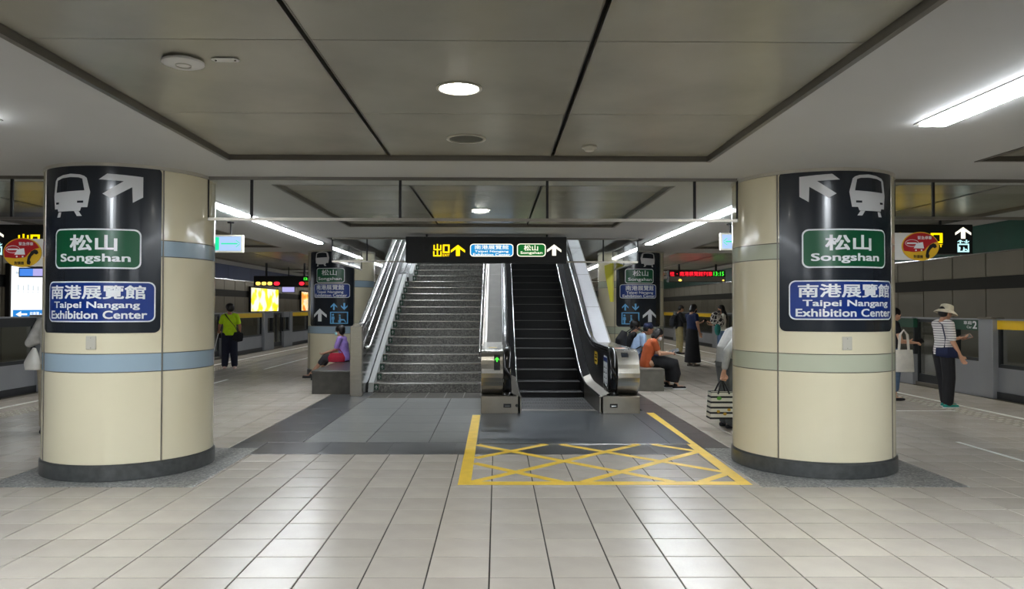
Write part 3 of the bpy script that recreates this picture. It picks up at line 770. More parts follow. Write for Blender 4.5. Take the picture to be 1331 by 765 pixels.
def under(pts, d, zmin=-.3): return [(y, max(zmin, z-d)) for y, z in pts]
ZC, RN, YC = .575, .325, 10.91     # nose of the newel
for s_ in (-1, 1):
    def X(a, b): return tuple(sorted((EC+s_*a, EC+s_*b)))
    top = prof(.245, 12.86, y0=10.62)
    ia = next(i for i, p in enumerate(top) if p[0] > 12.5)
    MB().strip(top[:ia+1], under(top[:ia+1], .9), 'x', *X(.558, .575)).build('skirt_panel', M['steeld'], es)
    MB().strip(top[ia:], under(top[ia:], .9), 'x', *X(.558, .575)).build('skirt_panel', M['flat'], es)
    MB().tube([(EC+s_*.567, y, z) for y, z in top], .014, 10).build('skirt_edge', M['steelh'], es, smooth=True)
    # inner deck rising from skirt to balustrade
    mb = MB()
    for (a, b) in zip(top[:-1], top[1:]):
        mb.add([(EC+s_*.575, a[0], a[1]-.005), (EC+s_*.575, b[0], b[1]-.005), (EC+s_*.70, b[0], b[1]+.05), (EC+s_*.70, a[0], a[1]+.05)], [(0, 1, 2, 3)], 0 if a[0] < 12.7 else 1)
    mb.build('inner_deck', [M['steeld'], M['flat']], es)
    # balustrade panel with round nose
    ht = prof(.865, 13.12, y0=YC); lo = prof(.27, 12.86, y0=YC)
    nose = [(YC-math.sin(PI*i/12)*.30, ZC-.295*math.cos(PI*i/12)) for i in range(13)]
    mb = MB().strip(ht, [(y, max(.2, z)) for y, z in zip([p[0] for p in ht], [.27+max(0, SLP*(p[0]-12.86)) for p in ht])], 'x', *X(.70, .725))
    mb.prism(nose, 'x', *X(.70, .725)); mb.build('balustrade_panel', M['gloss'], es)
    # handrail round the nose and up
    path = [(EC+s_*.755, YC+.12, .27)]+[(EC+s_*.755, YC-math.sin(PI*i/14)*.335, ZC-.335*math.cos(PI*i/14)) for i in range(15)]
    path += [(EC+s_*.755, y, z+.045) for y, z in prof(.865, 13.12, y0=11.1)]
    MB().tube(path, .052, 14, rb=.030, up=Vector((1, 0, 0)) if False else Vector((0, 0, 1))).build('handrail', M['rubber'], es, smooth=True)
    MB().tube([(EC+s_*.715, p[1], p[2]-.0) for p in path[1:]], .007, 8).build('handrail_guide', M['steelh'], es, smooth=True)
    # newel drum beside the handrail
    dn = [(YC-math.sin(PI*i/16)*.325, ZC-.325*math.cos(PI*i/16)) for i in range(17)]
    MB().prism(dn+[(13.15, .90), (13.15, .25)], 'x', *X(.812, 1.13)).build('newel_housing', M['steel'], es, bevel=.006)
    MB().box(*X(.60, 1.13), 10.60, 13.15, .002, .25).build('newel_base', M['steeld'], es, bevel=.008)
    MB().prism([(YC-.1, .25), (YC-.1, .34), (YC+.25, .40), (YC+.25, .25)], 'x', *X(.69, .82)).build('handrail_inlet', M['rubber'], es, bevel=.02)
    MB().lathe([(.07, .25), (.085, .252), (.085, .262), (.06, .30)], EC+s_*.755, 10.70, 24).build('inlet_brush', M['rubber'], es, smooth=True)
    bx = MB().box(EC+s_*.755-.055, EC+s_*.755+.055, 10.592, 10.60, .09, .145).build('stop_recess', M['black'], es, bevel=.004)
    MB().box(EC+s_*.755-.035, EC+s_*.755+.035, 10.588, 10.592, .108, .118).build('button', M['steelh'], bx)
    # outer cladding and bright sloping deck
    oc = [(13.15, .88), (YE, .88+.44*(YE-13.15))]
    MB().prism([(13.15, 0), (13.15, .86), (YE, .86+.44*(YE-13.15)), (YE, 0)], 'x', *X(.82, 1.12)).build('outer_cladding', M['deckd'], es)
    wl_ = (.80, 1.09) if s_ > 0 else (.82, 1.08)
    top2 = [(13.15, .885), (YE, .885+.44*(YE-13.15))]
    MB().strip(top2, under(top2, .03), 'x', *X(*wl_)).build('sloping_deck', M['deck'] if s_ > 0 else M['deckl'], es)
    mb = MB()
    for i in range(7):
        y = 14.6+i*1.6; z = .885+.44*(y-13.15)
        mb.prism([(y, z), (y+.012, z+.006), (y+.012, z-.02), (y, z-.02)], 'x', *X(wl_[0], wl_[1]))
    mb.build('deck_joint', M['trim'], es)
    MB().strip([(13.0, .9), (YE, .9+.44*(YE-13.0))], [(13.0, .86), (YE, .86+.44*(YE-13.0))], 'x', *X(.79, .81)).build('deck_lip', M['gloss'], es)
# key switch on the left base
mb = MB(); mb.tube([(EC-.62, 10.601, .12), (EC-.62, 10.588, .12)], .022, 16); mb.build('key_switch', M['black'], es, smooth=True)
def nosey(z): return YC-math.sqrt(max(0, .325**2-(z-ZC)**2))
nm_ = lambda u, v, o: (u, nosey(v)-.001-o, v)
dp = Print(nm_, .003); [dp.rect(-.04, .62+i*.03, .045, .65+i*.03) for i in range(7)]
dp = dp.build('direction_display', M['black'], es)
Print(nm_, .0055).icon(ARROWUP, (-.028, .735, .033, .80)).build('lit_arrow', M['e_ledg'], dp)
pr = Print(lambda u, v, o: (u, 11.25+v, .902+o), .001).rrect(-.12, 0, .0, .13, .02, .02); pr.build('sticker', M['yelsign'], es)
# notices on the right side
sx_ = EC+.70
side = lambda u, v, o: (sx_-o, u, v)
nt = Print(side, .002).rrect(10.82, .36, 11.22, .80, .10, .08).build('safety_notice', M['white'], es)
Print(side, .0035).rect(10.84, .71, 11.20, .775).build('notice_header', M['blue'], nt)
pr = Print(side, .0035)
for i in range(4):
    for j in range(2):
        cx_, cz_ = 10.93+j*.17, .645-i*.075
        pr.disc(cx_, cz_+.012, .012, .010, 10).poly([(cx_-.04, cz_-.03), (cx_+.03, cz_-.03), (cx_+.03, cz_-.018), (cx_, cz_+.004), (cx_-.02, cz_-.01), (cx_-.04, cz_-.018)])
pr.build('notice_symbol', M['signblack'], nt)
ys_ = Print(side, .002).rrect(11.9, .60, 12.25, .80, .02, .02).build('warning_sticker', M['gateyellow'], es)
Print(side, .0035).rect(11.96, .64, 12.19, .665).rect(11.96, .70, 12.19, .72).rect(12.0, .735, 12.15, .76).build('sticker_text', M['signblack'], ys_)
dr = lambda u, v, o: (u, nosey(v)-.001-o, v)
tp = Print(lambda u, v, o: (u, v, .901+o), .001).rect(EC+.85, 10.98, EC+1.02, 11.28).build('sticker', M['whitegrey'], es)
Print(lambda u, v, o: (u, v, .901+o), .002).rect(EC+.86, 11.10, EC+1.01, 11.26).build('sticker_print', mat('orange_print', (232, 140, 80), .4), tp)
pr = Print(dr, .002); [pr.rect(EC+.88, .80+i*.02, EC+.98, .82+i*.02) for i in range(3)]
pr.build('sticker', M['signblack'], es)
# ------------------------------------------------------------------ hanging signs
def hang_sign(label, x0, x1, y, z0, z1, hangers, grp=None):
    t = thing('hanging_sign', label, 'sign', ((x0+x1)/2, y+.1, z1), grp)
    MB().box(x0, x1, y, y+.2, z0, z1).build('sign_box', M['black'], t, bevel=.006)
    for h in hangers: MB().tube([(h, y+.1, z1-.01), (h, y+.1, CZ)], .018, 10).build('hanger', M['black'], t, smooth=True)
    return t
YS = 12.60
z0s, z1s = at(630, 341.5, Y=YS).z, at(630, 307.5, Y=YS).z
ms = hang_sign('black illuminated exit and platform sign hanging over the stairs', at(527, 325, Y=YS).x, at(736.5, 325, Y=YS).x, YS, z0s, z1s, [-1.2, .85])
mf = plane_y(YS)
def R_(x0, y0, x1, y1, Y=YS):
    a, b = at(x0, y1, Y=Y), at(x1, y0, Y=Y); return (a.x, a.z, b.x, b.z)
def exit_chars(par, Y, box, mf_):
    # the two characters of the exit word and the small latin word under them
    u0, v0, u1, v1 = box; h = v1-v0; w2 = (u1-u0)
    pr = Print(mf_, .003)
    def r(a, b, c, d): pr.rect(u0+w2*a, v0+h*b, u0+w2*c, v0+h*d)
    r(.22, 0, .30, 1); r(.02, .55, .10, .93); r(.42, .55, .50, .93); r(.02, .50, .50, .60)
    r(.0, .04, .08, .42); r(.44, .04, .52, .42); r(.0, 0, .52, .10)
    r(.58, .30, .68, .96); r(.90, .30, 1, .96); r(.58, .84, 1, .96); r(.58, .28, 1, .40)
    o = pr.build('exit_character', M['e_yellow'], par)
    Print(mf_, .003).text('EXIT', (u0+w2*.58, v0, u1, v0+h*.2), .02).build('lettering', M['e_yellow'], par)
exit_chars(ms, YS, R_(563, 317, 584.5, 333), mf)
Print(mf, .003).icon(ARROWUP, R_(586, 318, 604.5, 332.5)).build('arrow', M['e_yellow'], ms)
Print(mf, .003).icon(ARROWUP, R_(711, 317.5, 729.5, 332)).build('arrow', M['e_white'], ms)
b = R_(611, 316.8, 667.3, 333.2)
f = plate(mf, ms, 'blue_plate', b, .06, .05, .014, .012, M['e_white'], M['e_blue'], .003)
Print(mf, .0065).text('南港展覽館', R_(617, 318.4, 661, 323.8), .004).text('Taipei Nangang', R_(617, 325.2, 661, 328.4), .01).text('Exhibition Center', R_(615, 329, 663, 332.3), .01).build('lettering', M['e_white'], f)
b = R_(672, 316.5, 709.3, 333.2)
f = plate(mf, ms, 'green_plate', b, .06, .05, .014, .012, M['e_white'], M['e_green'], .003)
Print(mf, .0065).text('松山', R_(681, 318.4, 699.3, 325.6), .014).text('Songshan', R_(676.5, 326.6, 705, 330.8), .012).build('lettering', M['e_white'], f)
# side exit signs
YB = 10.4
for side_, s_ in (('left', -1), ('right', 1)):
    x0, x1 = (4.12, 6.68) if s_ > 0 else (-7.42, -4.84)
    za, zb = at(1230 if s_ > 0 else 30, 329.5, Y=YB).z, at(1230 if s_ > 0 else 30, 291.5, Y=YB).z
    t = hang_sign('black illuminated exit sign hanging behind the %s near pillar, outer half in view' % side_, x0, x1, YB, za, zb, [x0+.35, x1-.40])
    mfb = plane_y(YB)
    q = lambda *a: R_(*a, Y=YB)
    if s_ > 0:
        exit_chars(t, YB, q(1188, 302, 1225, 321), mfb)
        Print(mfb, .003).icon(ARROWUP, q(1158, 302, 1182, 321)).build('arrow', M['e_yellow'], t)
        Print(mfb, .003).icon(ARROWUP, q(1241.5, 295, 1262, 310)).build('arrow', M['e_white'], t)
        lx, ly = 1244.5, 311.5
    else:
        exit_chars(t, YB, q(23, 304, 52, 324), mfb)
        Print(mfb, .003).icon(ARROWUP, q(54, 304, 76, 324)).build('arrow', M['e_yellow'], t)
        Print(mfb, .003).icon(ARROWUP, q(-16, 298, 5, 313)).build('arrow', M['e_white'], t)
        lx, ly = -12, 315
    bx = q(lx, ly+5, lx+15, ly+16)
    pr = Print(mfb, .003); u0, v0, u1, v1 = bx; e = .018
    pr.rect(u0, v0, u1, v0+e).rect(u0, v1-e, u1, v1).rect(u0, v0, u0+e, v1).rect(u1-e, v0, u1, v1).icon(PERSONL, bx).icon(WHEELCH, bx)
    pr.icon(ARROWUP, q(lx, ly, lx+7, ly+4.5)).icon(ARROWDN, q(lx+8, ly, lx+15, ly+4.5)).build('lift_symbol', M['e_cyan'], t)
# running-man exit boxes
def exit_box(label, x0, x1, Y, za, zb, arrow_right, hx):
    t = thing('exit_light_box', label, 'exit sign', ((x0+x1)/2, Y, zb))
    MB().box(x0, x1, Y, Y+.07, za, zb).build('box_frame', M['plasticg'], t, bevel=.005)
    MB().tube([(hx, Y+.035, zb), (hx, Y+.035, CZ)], .014, 8).lathe([(.05, CZ-.02), (.05, CZ)], hx, Y+.035, 16).build('hanger', M['black'], t)
    m_ = plane_y(Y); w_ = x1-x0; e = .025
    a0, a1 = x0+e, x1-e
    Print(m_, .002).rect(a0, za+e, a1, zb-e).build('lit_face', M['e_exitw'], t)
    gx = (a0+.01, a0+(a1-a0)*.42) if arrow_right else (a1-(a1-a0)*.42, a1-.01)
    Print(m_, .003).rect(gx[0], za+e+.01, gx[1], zb-e-.01).build('green_field', M['e_exitg'], t)
    h = zb-za-2*e-.02; g0 = gx[0]+.03; z_ = za+e+.01
    fl = (lambda x: x) if arrow_right else (lambda x: gx[0]+gx[1]-x)
    man = [(.06, .05), (.085, .05), (.10, .35), (.13, .20), (.165, .22), (.17, .28), (.14, .29), (.12, .45), (.12, .60), (.16, .55), (.17, .60), (.12, .72), (.07, .72), (.03, .58), (.045, .55), (.08, .62), (.075, .42), (.05, .25), (.01, .20), (.01, .14), (.055, .17)]
    Print(m_, .004).poly([(fl(gx[0]+a), z_+b*h) for a, b in man]).disc(fl(gx[0]+.105), z_+h*.85, .022, .022, 12).build('running_figure', M['e_exitw'], t)
    ax = (gx[1]+.03, a1-.02) if arrow_right else (a0+.02, gx[0]-.03)
    pr = Print(m_, .003); cz = (za+zb)/2; d = 1 if arrow_right else -1
    tip = ax[1] if d > 0 else ax[0]; tail = ax[0] if d > 0 else ax[1]
    pr.poly([(tail, cz-.009), (tip-d*.03, cz-.009), (tip-d*.03, cz+.009), (tail, cz+.009)])
    pr.poly([(tip, cz), (tip-d*.06, cz+.05), (tip-d*.045, cz+.05), (tip+d*.0+0, cz+.012)]).poly([(tip, cz), (tip-d*.06, cz-.05), (tip-d*.045, cz-.05), (tip, cz-.012)])
    pr.build('arrow', M['e_exitg'], t)
YX = 10.9
exit_box('small lit green running-man exit box behind the left near pillar', at(262, 315, Y=YX).x, at(315.5, 315, Y=YX).x, YX, at(300, 328, Y=YX).z, at(300, 305, Y=YX).z, True, at(299, 300, Y=YX).x)
exit_box('small lit green running-man exit box behind the right near pillar', at(936.5, 313, Y=YX).x, at(988, 313, Y=YX).x, YX, at(946, 325, Y=YX).z, at(946, 302.5, Y=YX).z, False, at(950, 300, Y=YX).x)
# round emergency call signs on the pillars
def call_sign(label, cx, cz, Y, px0, s_):
    t = thing('emergency_call_sign', label, 'sign', (cx, Y, cz))
    m_ = plane_y(Y); rx, rz = .178, .138
    MB().prism([(cx+rx*math.cos(2*PI*i/40), cz+rz*math.sin(2*PI*i/40)) for i in range(40)], 'y', Y, Y+.012).build('sign_disc', M['yelsign'], t)
    MB().box(min(px0, cx), max(px0, cx), Y+.013, Y+.02, cz-.13, cz+.13).build('bracket', M['plastic'], t)
    pts = [(cx+(rx-.008)*math.cos(rad(a)), cz+(rz-.008)*math.sin(rad(a))) for a in range(20, 201, 9)]
    pts += [(cx-.06, cz-.055), (cx+.03, cz-.045), (cx+.07, cz+.0), (cx+.11, cz+.03)]
    Print(m_, .002).poly(pts).build('red_field', M['redsign'], t)
    Print(m_, .004).text('緊急停車', (cx-.03, cz+.065, cx+.105, cz+.098), .01).build('lettering', M['white'], t)
    Print(m_, .004).text('對講機', (cx-.07, cz-.115, cx+.02, cz-.083), .02).build('lettering', M['black'], t)
    pr = Print(m_, .004)
    for i in range(20):
        a, b_ = 2*PI*i/20, 2*PI*(i+1)/20
        pr.poly([(cx-.085+.066*math.cos(a), cz+.03+.035*math.sin(a)), (cx-.085+.066*math.cos(b_), cz+.03+.035*math.sin(b_)), (cx-.085+.062*math.cos(b_), cz+.03+.031*math.sin(b_)), (cx-.085+.062*math.cos(a), cz+.03+.031*math.sin(a))])
    pr.rect(cx-.135, cz+.022, cx-.04, cz+.036)
    pr.poly([(cx-.04, cz+.03), (cx+.02, cz+.04), (cx+.03, cz-.02), (cx-.07, cz-.02)][:4]).rect(cx-.055, cz-.045, cx-.04, cz-.03).rect(cx, cz-.045, cx+.015, cz-.03)
    pr.build('emblem', M['white'], t)
    hd = [(.05, -.11), (.075, -.115), (.085, -.09), (.075, -.07), (.09, -.035), (.115, -.01), (.135, -.02), (.155, -.005), (.145, .02), (.12, .03), (.085, .01), (.055, -.04), (.045, -.09)]
    Print(m_, .004).poly([(cx+a, cz+b_) for a, b_ in hd]).build('handset_emblem', M['black'], t)
p = at(37.5, 329, Y=7.15); call_sign('oval red and yellow emergency call sign on the left side of the near left pillar', p.x, p.z, 7.05, -4.18, -1)
p = at(1189, 321, Y=7.2); call_sign('oval red and yellow emergency call sign on the right side of the near right pillar', p.x, p.z, 7.1, 3.80, 1)
# LED train displays
def led(label, px0, px1, py0, py1, Y, kind):
    a, b_ = at(px0, py1, Y=Y), at(px1, py0, Y=Y)
    t = thing('train_display', label, 'display', ((a.x+b_.x)/2, Y, b_.z)); m_ = plane_y(Y)
    MB().box(a.x, b_.x, Y, Y+.22, a.z, b_.z).build('display_box', M['black'], t, bevel=.01)
    for h in (.2, .85):
        x = a.x+(b_.x-a.x)*h
        MB().tube([(x, Y+.1, b_.z), (x, Y+.1, CZ)], .03, 8).build('hanger', M['black'], t)
    q = lambda *v: R_(*v, Y=Y)
    if kind == 'right':
        Print(m_, .004).text('往・南港展覽館列車', q(871, 352.8, 926, 358.6), 0, 1).build('led_text', M['e_red'], t)
        Print(m_, .004).text('13:15', q(927.5, 352.8, 941, 358.4), .01, 1).build('led_clock', M['e_ledg'], t)
        Print(m_, .003).rect(*q(869.5, 359.5, 942.5, 365.5)).build('lower_panel', M['deckd'], t)
        Print(m_, .006).disc(*q(884, 361.2, 884, 364)[:2], .05, .03, 12).disc(*q(940, 361.5, 940, 364.2)[:2], .03, .02, 12).build('indicator_lamp', M['e_ledy'], t)
    else:
        for i in range(3): Print(m_, .004).rrect(*q(332.5+i*7.6, 366, 338.6+i*7.6, 370.4), .05, .03).build('led_lamp', M['e_ledy'], t)
        Print(m_, .004).rrect(*q(356, 366, 363.5, 370.5), .06, .04).rrect(*q(389, 366, 395.5, 370.5), .06, .04).build('led_text', M['e_red'], t)
        Print(m_, .004).rect(*q(396.5, 366, 403.5, 370.5)).build('led_lamp', mat('led_housing_orange', (240, 130, 60), .5), t)
        Print(m_, .004).text('13:15', q(395, 360.3, 405.5, 364), .03, 1).build('led_clock', M['e_ledg'], t)
        Print(m_, .004).rect(*q(331, 371.2, 356, 372)).build('lower_trim', M['whitegrey'], t)
led('black train display with red characters and green clock over the right platform', 869, 943, 351.3, 366, 21.0, 'right')
led('black train display with yellow and red lights over the left platform', 329.5, 406, 358.5, 372.5, 21.0, 'left')
# small platform monitors
def monitor(label, px0, px1, py0, py1, Y, two):
    a, b_ = at(px0, py1, Y=Y), at(px1, py0, Y=Y); m_ = plane_y(Y)
    t = thing('monitor', label, 'monitor', ((a.x+b_.x)/2, Y, b_.z))
    MB().box(a.x, b_.x, Y, Y+.06, a.z, b_.z).build('casing', M['alud'], t, bevel=.006)
    MB().tube([((a.x+b_.x)/2, Y+.03, b_.z), ((a.x+b_.x)/2, Y+.03, CZ)], .015, 8).build('hanger', M['black'], t)
    w_ = b_.x-a.x; e = .02
    Print(m_, .003).rect(a.x+e, a.z+e, a.x+w_*.5, b_.z-e).build('screen', M['e_scrb'] if two else M['e_scrl'], t)
    Print(m_, .003).rect(a.x+w_*.5, a.z+e, b_.x-e, b_.z-e).build('screen', M['e_scrl'], t)
monitor('small wall monitor showing blue and lilac, beside the near left pillar', 24, 62, 347.5, 360, 12.2, True)
monitor('small lilac screen hanging under the left platform display', 366, 383.5, 371.5, 380, 23.0, False)
# tunnel wall light boxes
def light_box(label, y0, y1, z0, z1, m, fr=True):
    x = -11.46
    t = thing('light_box', label, 'light box', (x, (y0+y1)/2, z0))
    MB().box(x, x+.10, y0-.06, y1+.06, z0-.06, z1+.06).build('frame', M['black'], t)
    mm = lambda u, v, o: (x+.10+o, u, v)
    Print(mm, .004).rect(y0, z0, y1, z1, 1).build('lit_poster', m, t); return t, mm
def poster(name, cols, s, scale):
    m, N, L, b = newmat(name); b.inputs['Base Color'].default_value = (0, 0, 0, 1)
    g = N.new('ShaderNodeNewGeometry'); n = N.new('ShaderNodeTexNoise'); n.inputs['Scale'].default_value = scale; n.inputs['Detail'].default_value = 2
    L.new(g.outputs['Position'], n.inputs[0]); r = N.new('ShaderNodeValToRGB'); r.color_ramp.interpolation = 'EASE'
    e = r.color_ramp.elements; e[0].position = .38; e[0].color = (*lin(cols[0]), 1); e[1].position = .62; e[1].color = (*lin(cols[-1]), 1)
    for i, c in enumerate(cols[1:-1]): x = e.new(.38+.24*(i+1)/(len(cols)-1)); x.color = (*lin(c), 1)
    L.new(n.outputs[0], r.inputs[0]); L.new(r.outputs[0], b.inputs['Emission Color']); b.inputs['Emission Strength'].default_value = s
    return m
light_box('yellow and white glowing advertisement box on the left tunnel wall', 34.6, 38.9, 1.32, 2.42, poster('yellow_poster', [(250, 226, 20), (252, 232, 60), (255, 252, 214), (240, 232, 224)], .95, 1.5))
light_box('orange glowing advertisement box on the left tunnel wall, farther than the yellow one', 43.5, 47.8, 1.32, 2.42, poster('orange_poster', [(240, 120, 40), (250, 190, 60), (250, 226, 190), (236, 90, 40)], .9, 1.6))
lb, mm = light_box('white glowing route map box on the left tunnel wall', 17.55, 20.6, 1.20, 2.46, M['e_map'])
Print(mm, .006).rect(17.62, 1.22, 20.5, 1.43).build('blue_footer', M['e_mapblue'], lb)
Print(mm, .008).poly([(17.72, 1.325), (17.92, 1.40), (17.92, 1.345), (18.15, 1.345), (18.15, 1.305), (17.92, 1.305), (17.92, 1.25)]).text('往南港', (18.25, 1.27, 18.62, 1.385), .02).text('Nangang', (18.66, 1.27, 19.0, 1.345), .02).build('lettering', M['e_map'], lb)
pr = Print(mm, .006).rect(17.7, 1.86, 20.4, 1.865)
for i in range(14): pr.disc(17.8+i*.19, 1.862, .018, .018, 10)
pr.build('route_line', M['e_maptint'], lb)
pr = Print(mm, .006); random.seed(4)
for i in range(14): pr.rect(17.78+i*.19, 1.90, 17.83+i*.19, 2.0+random.random()*.12)
pr.rect(17.7, 2.28, 18.3, 2.34).build('station_text', M['e_maptint'], lb)['kind'] = 'stuff'
# yellow blade sign on the far right pillar
t = thing('blade_sign', 'bright yellow wedge-shaped blade sign at the far right pillar', 'sign', (2.40, 15.5, 2.3))
p0, p1, p2, p3 = at(785.5, 345, Y=15.9), at(796, 342, Y=15.9), at(796, 392, Y=15.9), at(793, 392, Y=15.9)
MB().prism([(p0.x, p0.z), (p1.x, p1.z), (p2.x, p2.z), (p3.x, p3.z), (p0.x+.01, p0.z-.15)], 'y', 15.88, 15.90).build('blade', M['yelbright'], t)
MB().box(p1.x-.05, p1.x+.03, 15.90, 15.94, p2.z, p1.z).build('spine', mat('dark_yellow_plate', (190, 180, 20), .4), t)
MB().box(p1.x-.02, p1.x+.02, 15.94, 16.5, p1.z-.5, p1.z-.44).build('bracket', M['steeld'], t)
# ------------------------------------------------------------------ benches
for lab, x0, x1, y0, y1, m in (('low dark stone bench with the woman in purple on it', -3.22, -2.52, 13.0, 16.15, 'bench'), ('low grey stone bench with the woman in orange on it', 2.20, 3.04, 13.5, 16.15, 'benchlight')):
    t = thing('stone_bench', lab, 'bench', ((x0+x1)/2, (y0+y1)/2, 0))
    MB().box(x0+.012, x1-.012, y0+.012, y1-.012, 0, .36).build('body', M[m], t)
    MB().box(x0, x1, y0, y1, .36, .405).build('seat_top', M[m], t, bevel=.01)
# ------------------------------------------------------------------ platform gates
def gates(name_side, gx, s_, starts, ymin, ymax, rich):
    """s_=+1: platform lies at smaller x. One thing per gate module."""
    inn = lambda a, b: tuple(sorted((gx-s_*a, gx-s_*b)))
    for n, y0 in enumerate(starts):
        pos = ('nearest', 'second', 'third', 'fourth', 'fifth', 'sixth', 'seventh')[n]
        g = thing('platform_gate', 'grey half-height glass platform gate on the %s side, %s module from the camera' % (name_side, pos), 'platform gate', (gx, y0, 0), 'platform gates on the %s side' % name_side)
        # fixed panel 2.8, post .37, window .77, door 1.28, window .77, post .37
        f0, f1 = y0, y0+2.8
        MB().box(*inn(-.06, .06), f0, f1, 0, .12).build('plinth', M['alud'], g)
        MB().box(*inn(-.04, .03), f0, f1, .12, .52).build('lower_panel', M['alu'], g)
        MB().box(*inn(-.03, .03), f0, f1, .52, .58).box(*inn(-.03, .03), f0, f0+.04, .58, 1.16).box(*inn(-.03, .03), f1-.04, f1, .58, 1.16).build('frame', M['alud'], g)
        MB().box(*inn(-.004, .004), f0+.04, f1-.04, .58, 1.16).build('pane', M['gateglass'], g)
        MB().box(*inn(-.045, .045), f0, f1, 1.16, 1.31).build('header', M['gateyellow'] if (s_ > 0 or n > 1) else M['alud'], g)
        MB().box(*inn(-.06, .06), f0, f1, 1.31, 1.335).build('top_cap', M['alu'], g)
        for a in (f1, f1+3.19):
            MB().box(*inn(-.06, .13), a, a+.37, .0, 1.33).build('post', M['alu'], g, bevel=.012)
            MB().box(*inn(-.08, .15), a, a+.37, 1.33, 1.36).build('post_cap', M['steeld'], g, bevel=.01)
        for a, nm in ((f1+.37, 'a'), (f1+2.42, 'b')):
            MB().box(*inn(-.05, .12), a, a+.77, .0, .60).build('lower_panel', M['alu'], g)
            MB().box(*inn(-.03, .08), a, a+.77, .60, .65).box(*inn(-.03, .08), a, a+.04, .65, 1.13).box(*inn(-.03, .08), a+.73, a+.77, .65, 1.13).build('frame', M['alud'], g)
            MB().box(*inn(.02, .028), a+.04, a+.73, .65, 1.13).build('pane', M['gateglass'], g)
            h = MB().box(*inn(-.04, .10), a, a+.77, 1.13, 1.31).build('header', M['gategreen'] if s_ > 0 else M['alu'], g)
            MB().box(*inn(-.05, .12), a, a+.77, 1.31, 1.335).build('top_cap', M['alu'], g)
            if s_ > 0 and n < 3 and nm == 'a':
                mp = lambda u, v, o: (gx-.10-o, u, v)
                Print(lambda u, v, o: mp(2*a+.77-u, v, o), .003).text('2', (a+.58, 1.155, a+.70, 1.29), .03).build('lettering', M['white'], h)
                Print(lambda u, v, o: mp(2*a+.77-u, v, o), .003).text('車廂', (a+.33, 1.225, a+.56, 1.29), .015).text('Car', (a+.42, 1.16, a+.56, 1.205), .015).build('lettering', M['white'], h)
        d = f1+1.14
        dr_ = MB().box(*inn(-.02, .02), d, d+.05, .06, 1.30).box(*inn(-.02, .02), d+1.23, d+1.28, .06, 1.30).box(*inn(-.02, .02), d+.05, d+1.23, .06, .22).box(*inn(-.02, .02), d+.05, d+1.23, 1.24, 1.30).box(*inn(-.02, .02), d+.62, d+.66, .22, 1.24).build('sliding_door', M['alud'], g)
        for a in (d+.05, d+.66): MB().box(*inn(-.004, .004), a, a+.57, .22, 1.24).build('pane', M['gateglass'], dr_)
        MB().box(*inn(-.03, .03), d, d+1.28, 1.30, 1.335).build('top_cap', M['alu'], g)
        MB().box(*inn(-.06, .06), d, d+1.28, 0, .06).build('sill', M['steeld'], g)
gates('right', 8.42, 1, [9.62+6.36*i for i in range(-1, 6)][0:7], 4, 60, True)
gates('left', -8.2, -1, [10.50+6.36*i for i in range(-1, 6)][0:7], 4, 60, False)
# ------------------------------------------------------------------ people
SKIN = mat('skin', (206, 158, 130), .5); SKIN2 = mat('skin_tanned', (176, 124, 98), .5)
HAIRM = mat('black_hair', (24, 20, 20), .45, var=.3, scale=40, bump=.4, bscale=90)
def cloth(n, c, var=.12, rough=.85): return mat(n, c, rough, var=var, scale=14, bump=.15, bscale=70)
def loft(mb, path, rx, ry, side=(1, 0, 0), n=16):
    path = [Vector(p) for p in path]; side = Vector(side).normalized(); rings = []
    for i, p in enumerate(path):
        d = (path[min(i+1, len(path)-1)]-path[max(i-1, 0)]).normalized()
        s_ = (side-d*side.dot(d)).normalized(); f = d.cross(s_)
        rings.append([p+s_*rx[i]*math.cos(2*PI*k/n)+f*ry[i]*math.sin(2*PI*k/n) for k in range(n)])
    vs = [v for r in rings for v in r]; fs = []
    for i in range(len(path)-1):
        for k in range(n): fs.append((i*n+k, i*n+(k+1) % n, (i+1)*n+(k+1) % n, (i+1)*n+k))
    fs += [tuple(range(n-1, -1, -1)), tuple(range((len(path)-1)*n, len(path)*n))]
    mb.add(vs, fs)
def fused(mb, name, m, parent, voxel, smooth=3):
    """one continuous skin grown over the overlapping tapered volumes"""
    o = mb.build(name, m, parent)
    r = o.modifiers.new('skin', 'REMESH'); r.mode = 'VOXEL'; r.voxel_size = voxel; r.use_smooth_shade = True
    if smooth:
        s_ = o.modifiers.new('soften', 'SMOOTH'); s_.factor = .5; s_.iterations = smooth
    return o
BASE = dict(an_l=(-.09, 0, .075), an_r=(.09, 0, .075), kn_l=(-.095, .015, .45), kn_r=(.095, .015, .45), hp_l=(-.085, 0, .83), hp_r=(.085, 0, .83),
            pel=(0, 0, .88), wai=(0, .005, 1.02), che=(0, .0, 1.19), nek=(0, -.01, 1.335), head=(0, .02, 1.475), sh_l=(-.155, -.005, 1.285), sh_r=(.155, -.005, 1.285),
            el_l=(-.20, -.02, 1.04), el_r=(.20, -.02, 1.04), wr_l=(-.21, .04, .82), wr_r=(.21, .04, .82))
